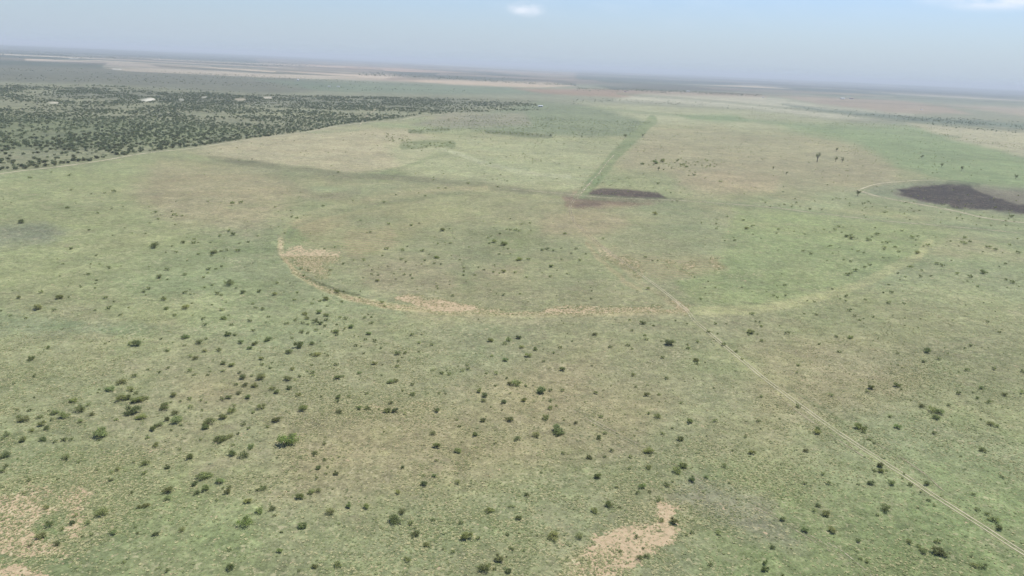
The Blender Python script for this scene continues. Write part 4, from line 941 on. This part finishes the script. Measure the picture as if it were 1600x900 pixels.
def batch(variants, X, Y, Ssz, hz, seed):
    """many plants as one mesh; variants: list of (V, F, tone)"""
    r = np.random.default_rng(seed)
    Vs, Fs, Ts, b = [], [], [], 0
    kind = r.integers(0, len(variants), len(X))
    Z = terrain(X, Y)
    for k, (V, Fq, tone) in enumerate(variants):
        idx = np.nonzero(kind == k)[0]
        if not len(idx): continue
        a = r.uniform(0, 2 * math.pi, len(idx)); ca, sa = np.cos(a)[:, None], np.sin(a)[:, None]
        s = Ssz[idx][:, None]
        vx = (V[None, :, 0] * ca - V[None, :, 1] * sa) * s + X[idx][:, None]
        vy = (V[None, :, 0] * sa + V[None, :, 1] * ca) * s + Y[idx][:, None]
        vz = V[None, :, 2] * s * hz * r.uniform(.8, 1.2, len(idx))[:, None] + Z[idx][:, None]
        Vs.append(np.stack([vx, vy, vz], -1).reshape(-1, 3))
        Fs.append((Fq[None] + (np.arange(len(idx)) * len(V))[:, None, None]).reshape(-1, Fq.shape[1]) + b)
        Ts.append((tone[None] * r.uniform(.75, 1.2, len(idx))[:, None]).ravel())
        b += len(idx) * len(V)
    return np.concatenate(Vs), np.concatenate(Fs), np.concatenate(Ts)

def in_px(X, Y, pts):
    u, v = survey(X, Y)
    return poly_sd(u, v, pts) > 0

def scatter(pts, spacing, r, keep=None):
    w = np.array([at(*p) for p in pts])
    x0, y0 = w.min(0); x1, y1 = w.max(0)
    n = int((x1 - x0) * (y1 - y0) / spacing ** 2)
    X = r.uniform(x0, x1, n); Y = r.uniform(y0, y1, n)
    ok = in_px(X, Y, pts)
    X, Y = X[ok], Y[ok]
    if keep is not None:
        ok = r.uniform(size=len(X)) < keep(X, Y)
        X, Y = X[ok], Y[ok]
    return X, Y

# the shrubs read from the photo that are too small to stand out, and the tiny ones between them
r5 = np.random.default_rng(5)
small = [shrub_variant(i, 70, .075)[0] for i in range(8)]
sx, sy, ss = [], [], []
for u, v, w in REST:
    x, y, s = ground_spot(u, v, w); sx.append(x); sy.append(y); ss.append(s)
NEARPOLY = [(-30, 920), (-30, 290), (420, 262), (900, 305), (1640, 372), (1640, 920)]
X1, Y1 = scatter(NEARPOLY, 16, r5, lambda X, Y: smooth(.40, .7, fbm(X / 60, Y / 60, 200, 3)) * .8 + .06)
S1 = r5.uniform(.5, 1.3, len(X1)) ** 1.2 + np.hypot(X1, Y1) * .0006
MID = [(300, 240), (520, 199), (700, 178), (900, 164), (1180, 172), (1640, 215), (1640, 365), (900, 303), (420, 262)]
X2, Y2 = scatter(MID, 16, r5, lambda X, Y: smooth(.42, .72, fbm(X / 120, Y / 120, 203, 4)) * .8 + .12)
S2 = r5.uniform(1.2, 3.4, len(X2))
MIDW = [(720, 178), (1018, 190), (985, 213), (760, 209), (640, 202)]
X3, Y3 = scatter(MIDW, 15, r5); S3 = r5.uniform(1.8, 4.2, len(X3))
extra = [([(1020, 250), (1100, 248), (1130, 262), (1060, 266), (1010, 260)], 12), ([(600, 208), (640, 212), (642, 224), (600, 222)], 11), ([(625, 228), (706, 222), (706, 230), (640, 234)], 9),
         ([(1370, 196), (1460, 206), (1620, 232), (1620, 240), (1480, 218)], 22), ([(1180, 188), (1500, 205), (1430, 196)], 20), ([(755, 204), (860, 210), (860, 215), (760, 209)], 8),
         ([(667, 201), (702, 200), (702, 204), (668, 205)], 8), ([(638, 204), (660, 203), (660, 207), (640, 208)], 6)]
ex, ey = [], []
for p, sp in extra:
    a, b = scatter(p, sp, r5); ex.append(a); ey.append(b)
X4, Y4 = np.concatenate(ex), np.concatenate(ey); S4 = r5.uniform(2.0, 4.5, len(X4))
SX = np.concatenate([sx, X1, X2, X3, X4]); SY = np.concatenate([sy, Y1, Y2, Y3, Y4]); SS = np.concatenate([ss, S1, S2, S3, S4])
V, Fq, T = batch(small, SX, SY, SS, .95, 6)
tag(mesh_np('small_shrubs', V, Fq, M_leaf, None, T * .92), 'countless tiny dark shrubs dotted over the plain', 'shrubs', kind='stuff')

# ---------------------------------------------------------------- juniper woodland
WOOD = [(-60, 128), (160, 133), (300, 138), (420, 148), (560, 151), (700, 153), (830, 158), (850, 172), (716, 176), (650, 181), (575, 189.5), (525, 195.5), (475, 205.5), (400, 214.5), (300, 229), (225, 237.5), (150, 251.5), (75, 261.5), (0, 270), (-60, 280)]
r8 = np.random.default_rng(8)
def edge_y(u): return np.interp(u, [0, 75, 150, 225, 300, 400, 475, 525, 575, 650], [271, 262, 252, 238, 229.5, 215, 206, 196, 190, 181])
def wood_keep(X, Y):
    u, v = survey(X, Y)
    n = fbm(X / 90, Y / 90, 210, 4)
    n = n + .16 * np.exp(-((v - (222 - .055 * u)) / 7) ** 2) * (u < 330) + .2 * np.exp(-((v - (edge_y(u) - 8)) / 6) ** 2) * (u > 200) * (u < 480) - .03
    n = n - .5 * smooth(12, 0, v - (122 + .035 * u + 14 * (fbm(X / 400, X * 0, 213, 3) - .3)))
    dens = (1 - .45 * smooth(600, 760, u)) * smooth(.37, .57, n + .10 * smooth(30, 0, np.abs(v - (212 + 0.0 * u))) + .05)
    pit = np.ones(len(X))
    for a_, b_, ru_, rv_ in ((230, 156, 14, 3), (84, 161, 9, 2.2), (284, 156.5, 5, 1.8), (319, 152.7, 5, 1.6), (376, 156, 9, 2.4), (418, 153.2, 7, 2)):
        pit *= ((u - a_) / ru_) ** 2 + ((v - b_) / rv_) ** 2 > 1
    return (.06 + .94 * dens) * pit
JX, JY = scatter(WOOD, 7.6, r8, wood_keep)
JS = r8.uniform(2.8, 6.4, len(JX))
# a closer row along the boundary track
fr = resample(spline([at(u, v) for u, v in [(-20, 270), (75, 260), (150, 250), (225, 236), (300, 227.5), (400, 213.5), (475, 204.5), (525, 194.5), (575, 188.5), (650, 180)]], 8), 6.5)
ok = fbm(fr[:, 0] / 45, fr[:, 1] / 45, 215, 3) > .42
fr = fr[ok] + r8.normal(size=(ok.sum(), 2)) * 2.5
JX = np.concatenate([JX, fr[:, 0]]); JY = np.concatenate([JY, fr[:, 1]]); JS = np.concatenate([JS, r8.uniform(4, 7, len(fr))])
ju, jv = survey(JX, JY)
inframe = (ju > 3) & (ju < 1597)
D = np.sqrt(JX ** 2 + JY ** 2 + H * H)
app = np.where(inframe, JS / D, 0)
order = np.argsort(-app)
sel = order[:300]; rest = order[300:]
jprot = []
for i in range(6):
    (V, Fq, T), (tv, tf) = juniper_variant(i, 260, .07)
    Va, Fa = join_np([(V, Fq), (tv, tf)])
    jprot.append(mesh_np('juniper_tree', Va, Fa, M_juniper, None, np.concatenate([T, np.full(len(tv), 1.1)]), link=False))
def edge_y_scalar(u): return float(np.interp(u, [0, 75, 150, 225, 300, 400, 475, 525, 575, 650], [271, 262, 252, 238, 229.5, 215, 206, 196, 190, 181]))
ZONES = [(75, 'left of the first kink of the boundary track'), (150, 'at the left stretch of the boundary track'), (225, 'along the boundary track before the pale field'), (400, 'behind the pale tan field'), (1700, 'at the far right end of the woodland')]
front = []
for q in sel:
    off = edge_y_scalar(ju[q]) - jv[q]
    front.append(off)
rank = {}
fl = sorted([(ju[q], q) for q, o in zip(sel, front) if o < 2.6])
for n_, (uu, q) in enumerate(fl): rank[q] = n_
ONE = ['first', 'second', 'third', 'fourth', 'fifth', 'sixth', 'seventh', 'eighth', 'ninth', 'tenth', 'eleventh', 'twelfth', 'thirteenth', 'fourteenth', 'fifteenth', 'sixteenth', 'seventeenth', 'eighteenth', 'nineteenth', 'twentieth']
for n_, q in enumerate(sel):
    o = jprot[n_ % 6].copy(); COL.objects.link(o)
    x, y, s = JX[q], JY[q], JS[q]
    o.location = (x, y, float(terrain(x, y)))
    o.rotation_euler = (0, 0, random.uniform(0, 6.28))
    o.scale = (s * 1.15, s * random.uniform(.95, 1.15), s * random.uniform(.62, .82))
    t = random.uniform(.75, 1.2)
    o.color = (t * random.uniform(.95, 1.15), t, t, 1)
    if q in rank and rank[q] < 20:
        lab = f'dark juniper of the woodland edge row, {ONE[rank[q]]} from the left frame edge'
        grp = 'junipers along the boundary track'
    elif q in rank:
        lab = 'dark juniper in the row on the woodland edge, right of the first twenty'
        grp = 'junipers in the edge row further right'
    else:
        depth = 'dark juniper inside the woodland' 
        side = 'left quarter' if ju[q] < 120 else 'stretch above the boundary track'
        lab = f'{depth} behind its edge row, {"at the far left" if ju[q] < 120 else "right of the far left clumps"}'
        grp = 'junipers inside the woodland, ' + ('far left' if ju[q] < 120 else 'further right')
    tag(o, lab, 'tree', grp)
lowj = [juniper_variant(i, 30, .15)[0] for i in range(6)]
V, Fq, T = batch(lowj, JX[rest], JY[rest], JS[rest] * 1.12, .72, 9)
tag(mesh_np('far_woodland', V, Fq, M_juniper, None, T), 'dense far belt of dark junipers fading into the haze', 'woodland', kind='stuff')
# far scrub on the right and beyond
r9 = np.random.default_rng(19)
fx, fy, fs = [], [], []
for p, sp, s0, s1_ in [([(1220, 163), (1340, 172), (1640, 193), (1640, 214), (1480, 199), (1330, 183), (1230, 169)], 17, 3, 7),
                     ([(860, 153), (1000, 151), (1180, 164), (1420, 184), (1400, 188), (1200, 176), (960, 158), (900, 164)], 34, 3, 7),
                     ([(900, 136), (1060, 141), (1190, 148), (1190, 151), (1000, 145), (900, 143)], 30, 5, 10),
                     ([(560, 112), (760, 120), (900, 130), (900, 134), (700, 124), (560, 118)], 60, 8, 16),
                     ([(-40, 78), (200, 84), (420, 96), (600, 108), (420, 104), (160, 92), (-40, 92)], 90, 8, 18),
                     ([(-40, 105), (200, 108), (420, 118), (700, 136), (860, 146), (560, 142), (300, 132), (-40, 124)], 48, 4, 8)]:
    a, b = scatter(p, sp, r9, lambda X, Y: smooth(.40, .62, fbm(X / 500, Y / 500, 220, 4)) + .05)
    fx.append(a); fy.append(b); fs.append(r9.uniform(s0, s1_, len(a)))
FX, FY, FS = map(np.concatenate, (fx, fy, fs))
print('shrubs', len(SX), 'junipers', len(JX), 'far', len(FX))
V, Fq, T = batch(lowj[:3], FX, FY, FS, .7, 12)
tag(mesh_np('far_scrub', V, Fq, M_juniper, None, T), 'far off scrub dotted over hazy fields', 'scrub', kind='stuff')

# ---------------------------------------------------------------- the few taller trees
def tree(u, v, wpx, hpx, label, seed):
    x, y = at(u, v + hpx * .45)
    d = math.sqrt(x * x + y * y + H * H); w = wpx * d / FPX; h = hpx * d / FPX * 1.05
    r = np.random.default_rng(seed)
    root = bpy.data.objects.new('mesquite_tree', None); COL.objects.link(root)
    root.location = (x, y, float(terrain(x, y)))
    tag(root, label, 'tree', 'taller trees standing alone on the plain')
    parts = [tube_np([(0, 0, -.2), (.1, .05, h * .25), (.0, .1, h * .5)], [.035 * h, .028 * h, .015 * h], 6)]
    lobes = []
    for q in range(7):
        a = r.uniform(0, 6.28); rr = r.uniform(.1, .34) * w
        c = (rr * math.cos(a), rr * math.sin(a), h * r.uniform(.42, .84))
        lobes.append(c + (w * r.uniform(.15, .24), w * r.uniform(.15, .24), h * r.uniform(.10, .17)))
        parts.append(tube_np([(.05, .03, h * .22), (c[0] * .5, c[1] * .5, c[2] * .7), c], [.016 * h, .011 * h, .005 * h], 4))
    tv, tf = join_np(parts)
    mesh_np('trunk', tv, tf, M_wood, root)
    P, k = lobes_points(r, lobes, 420, .3)
    V, Fq = leaf_quads(P, .045 * w, r)
    mesh_np('crown', V, Fq, M_leaf, root, np.repeat(r.uniform(.5, .9, 7)[k], 4))
for i, t in enumerate([
    (1276.5, 247, 8, 15, 'tallest narrow dark tree of the plain, alone on the tan right field'),
    (1305.5, 249.5, 6, 8, 'small dark tree right of the tallest tree, left one of two'),
    (1315.5, 250.5, 6, 8, 'small dark tree right of the tallest tree, right one of two'),
    (1307, 235, 5, 5, 'lone small tree above the two beside the tallest tree'),
    (1340, 302, 9, 9, 'dark spreading tree at the left start of the burnt patch track'),
    (976.5, 213.5, 7, 6, 'round dark tree left of the green strip near its top'),
    (1004, 213, 5, 5, 'small dark tree right of the green strip near its top'),
    (1502.5, 264, 6, 6, 'dark tree on the green slope above the burnt patch'),
    (1440, 245, 6, 4, 'small dark tree on the left part of the green slope'),
    (1471, 259, 6, 6, 'pale tree left of the tree above the burnt patch'),
    (1587, 276, 6, 6, 'dark tree on the green slope close to the right frame edge'),
    (1028.5, 264, 6, 6, 'round dark tree just above the brown patch, on the tan field'),
    (909, 214, 4, 4, 'small dark tree at the upper edge of the pale green field'),
    (861, 212, 5, 4, 'dark tree at the right end of the thin hedge line'),
    (1208, 263, 4, 5, 'small dark tree in the middle of the tan right field'),
    (1229, 271, 5, 4, 'small low tree below left of the tallest tree')]):
    tree(*t, 500 + i)

# ---------------------------------------------------------------- far farm buildings
def box(x0, x1, y0, y1, z0, z1):
    v = np.array([[a, b, c] for c in (z0, z1) for b in (y0, y1) for a in (x0, x1)], float)
    f = np.array([[0, 2, 3, 1], [4, 5, 7, 6], [0, 1, 5, 4], [2, 6, 7, 3], [0, 4, 6, 2], [1, 3, 7, 5]])
    return v, f
def shed(u, v, wpx, label, roof, deep=.6, hh=.34, name='farm_shed', rz=0.15):
    x, y = at(u, v); d = math.hypot(x, y); w = wpx * d / FPX; dp = w * deep; h = min(w * hh * .7, 7)
    root = bpy.data.objects.new(name, None); COL.objects.link(root)
    root.location = (x, y, float(terrain(x, y))); root.rotation_euler = (0, 0, rz)
    tag(root, label, 'building', 'far farm buildings')
    wv, wf = box(-w / 2, w / 2, -dp / 2, dp / 2, -1.0, h)
    g = len(wv)
    wv = np.concatenate([wv, [[-w / 2 + .01, 0, h * 1.35], [w / 2 - .01, 0, h * 1.35]]])
    wf = np.concatenate([wf, [[4, g, g, 6]], [[5, 7, g + 1, g + 1]]])
    me = bpy.data.meshes.new('wall')
    fl = [list(f) for f in wf[:6] if list(f) != [4, 5, 7, 6]] + [[4, 6, g], [5, g + 1, 7]]
    me.from_pydata([tuple(t) for t in wv], [], fl); me.materials.append(M_white)
    o = bpy.data.objects.new('wall', me); COL.objects.link(o); o.parent = root
    e = w * .03
    rv = [(-w / 2 - e, -dp / 2 - e, h - .05), (w / 2 + e, -dp / 2 - e, h - .05), (w / 2 + e, 0, h * 1.38), (-w / 2 - e, 0, h * 1.38), (w / 2 + e, dp / 2 + e, h - .05), (-w / 2 - e, dp / 2 + e, h - .05)]
    rv += [(a, b, c + .25) for a, b, c in rv]
    me = bpy.data.meshes.new('roof')
    me.from_pydata(rv, [], [(0, 1, 2, 3), (3, 2, 4, 5), (6, 9, 8, 7), (9, 11, 10, 8), (0, 6, 7, 1), (5, 4, 10, 11), (1, 7, 8, 2), (2, 8, 10, 4), (0, 3, 9, 6), (3, 5, 11, 9)])
    me.materials.append(roof)
    o = bpy.data.objects.new('roof', me); COL.objects.link(o); o.parent = root
    for k in (-.22, .2):
        dv, df = box(w * (k - .09), w * (k + .09), -dp / 2 - .12, -dp / 2 + .1, 0, h * .78)
        mesh_np('door', dv, df, M_dark, root)
for t in [(844.5, 166.5, 6.5, 'white shed at the near edge of the far woodland, largest building in sight', M_roofw),
          (1075, 143.2, 4, 'white farm building behind the reddish field, left of the far row', M_roofw),
          (1316, 155.2, 5.5, 'white long farm building on the far right plain', M_roofw, .3),
          (1330, 154.8, 5, 'red roofed farm building just right of the long white one', M_roofr),
          (514.5, 135.8, 3.5, 'pale farmhouse at the left end of the green far field', M_roofw),
          (528.5, 136, 3.5, 'pale farm shed right of the farmhouse on the green far field', M_roofw),
          (465.5, 125.8, 2.4, 'tiny white hut above the far green field', M_roofw, .9, .9),
          (977, 143.5, 4, 'reddish farm building at the left end of the reddish field', M_roofr),
          (1192, 152.8, 2.8, 'pale farm building at the right end of the reddish field', M_roofw),
          (1440, 171.5, 2.6, 'small pale farm building among scrub at the far right', M_roofw)]:
    shed(*t)

# ---------------------------------------------------------------- tussock grass near the drone
def build_tussocks():
    r = np.random.default_rng(77)
    POLY = [(-40, 940), (-40, 400), (1640, 400), (1640, 940)]
    w = np.array([at(*p) for p in POLY]); x0, y0 = w.min(0); x1, y1 = w.max(0)
    n = 1500000
    X = r.uniform(x0, x1, n); Y = r.uniform(y0, y1, n)
    ok = in_px(X, Y, POLY); X, Y = X[ok], Y[ok]
    cl = fbm(X / 7, Y / 7, 301, 3); big = fbm(X / 60, Y / 60, 305, 3)
    C, K = colour_at(X, Y)
    u, v = survey(X, Y)
    bare = K[:, 0]
    p = .15 + .8 * smooth(.42, .62, cl) * smooth(.35, .65, big)
    p *= smooth(400, 760, v)
    p *= .75
    trk = line_d(u, v, [(1640, 890), (1600, 864), (1525, 815), (1450, 767), (1382, 725), (1305, 672), (1200, 596), (1157, 562), (1087, 505)])
    p *= .08 + .92 * smooth(1.5, 6, trk)
    p = np.where(bare > .6, .10 + .3 * smooth(.5, .6, cl), p) + np.where((bare > .12) & (bare < .75), .45, 0)
    for (lu, lv), rad in {(1430, 590): 60, (140, 740): 60, (200, 760): 60, (520, 640): 60, (640, 640): 50, (640, 840): 70, (1100, 700): 40, (1078, 802): 22, (930, 878): 40, (170, 800): 40, (560, 895): 60, (1180, 740): 60, (1240, 760): 50, (1420, 880): 60}.items():
        p += .55 * np.exp(-(((u - lu) / rad) ** 2 + ((v - lv) / (rad * .45)) ** 2))
    p *= 100000 / max(p.sum(), 1)
    ok = r.uniform(size=len(X)) < p
    X, Y, C = X[ok], Y[ok], C[ok]; cl = cl[ok]
    n = len(X)
    s = r.uniform(.14, .30, n) * (1 + .5 * (r.uniform(size=n) > .9))
    # each tuft: four leaning blades fanned round its root
    base = np.array([[-.5, 0, 0], [.5, 0, 0], [.45, 1.0, .42], [-.45, 1.0, .42]])
    V = np.empty((n, 4, 4, 3)); a0 = r.uniform(0, 6.28, n)
    Z = terrain(X, Y)
    for k in range(4):
        a = a0 + k * math.pi / 2 + r.uniform(-.3, .3, n)
        ca, sa = np.cos(a)[:, None], np.sin(a)[:, None]
        hh = r.uniform(.7, 1.2, n)[:, None]
        V[:, k, :, 0] = (base[None, :, 0] * ca - base[None, :, 1] * sa) * s[:, None] + X[:, None]
        V[:, k, :, 1] = (base[None, :, 0] * sa + base[None, :, 1] * ca) * s[:, None] + Y[:, None]
        V[:, k, :, 2] = base[None, :, 2] * s[:, None] * hh * 1.1 + Z[:, None] - .02
    straw = lin((218, 210, 160)); green = lin((150, 160, 104)); darkg = lin((124, 140, 92))
    t = r.uniform(size=n)[:, None]
    col = np.where(t < .45, straw, np.where(t < .8, green, darkg)) * r.uniform(.85, 1.15, n)[:, None]
    col = (.62 * col + .38 * C * 1.05) * ALB * 1.3
    o = mesh_np('tussock_grass', V.reshape(-1, 3), np.arange(n * 16).reshape(-1, 4), M_grass2, None)
    a = o.data.attributes.new('blade', 'FLOAT_COLOR', 'POINT')
    cc = np.repeat(np.concatenate([col, np.ones((n, 1))], 1), 16, axis=0)
    a.data.foreach_set('color', cc.astype(np.float32).ravel())
    tag(o, 'pale straw and green grass tussocks covering the near plain', 'grass', kind='stuff')
    print('tussocks', n)
mt, N, L, B = new_mat('tussock_blades', 0.9)
_a = N.new('ShaderNodeAttribute'); _a.attribute_name = 'blade'
L.new(_a.outputs['Color'], B.inputs['Base Color'])
_t = N.new('ShaderNodeBsdfTranslucent'); L.new(_a.outputs['Color'], _t.inputs['Color'])
_m = N.new('ShaderNodeMixShader'); _m.inputs[0].default_value = .3
L.new(B.outputs[0], _m.inputs[1]); L.new(_t.outputs[0], _m.inputs[2]); L.new(_m.outputs[0], N['Material Output'].inputs['Surface'])
M_grass2 = mt
build_tussocks()
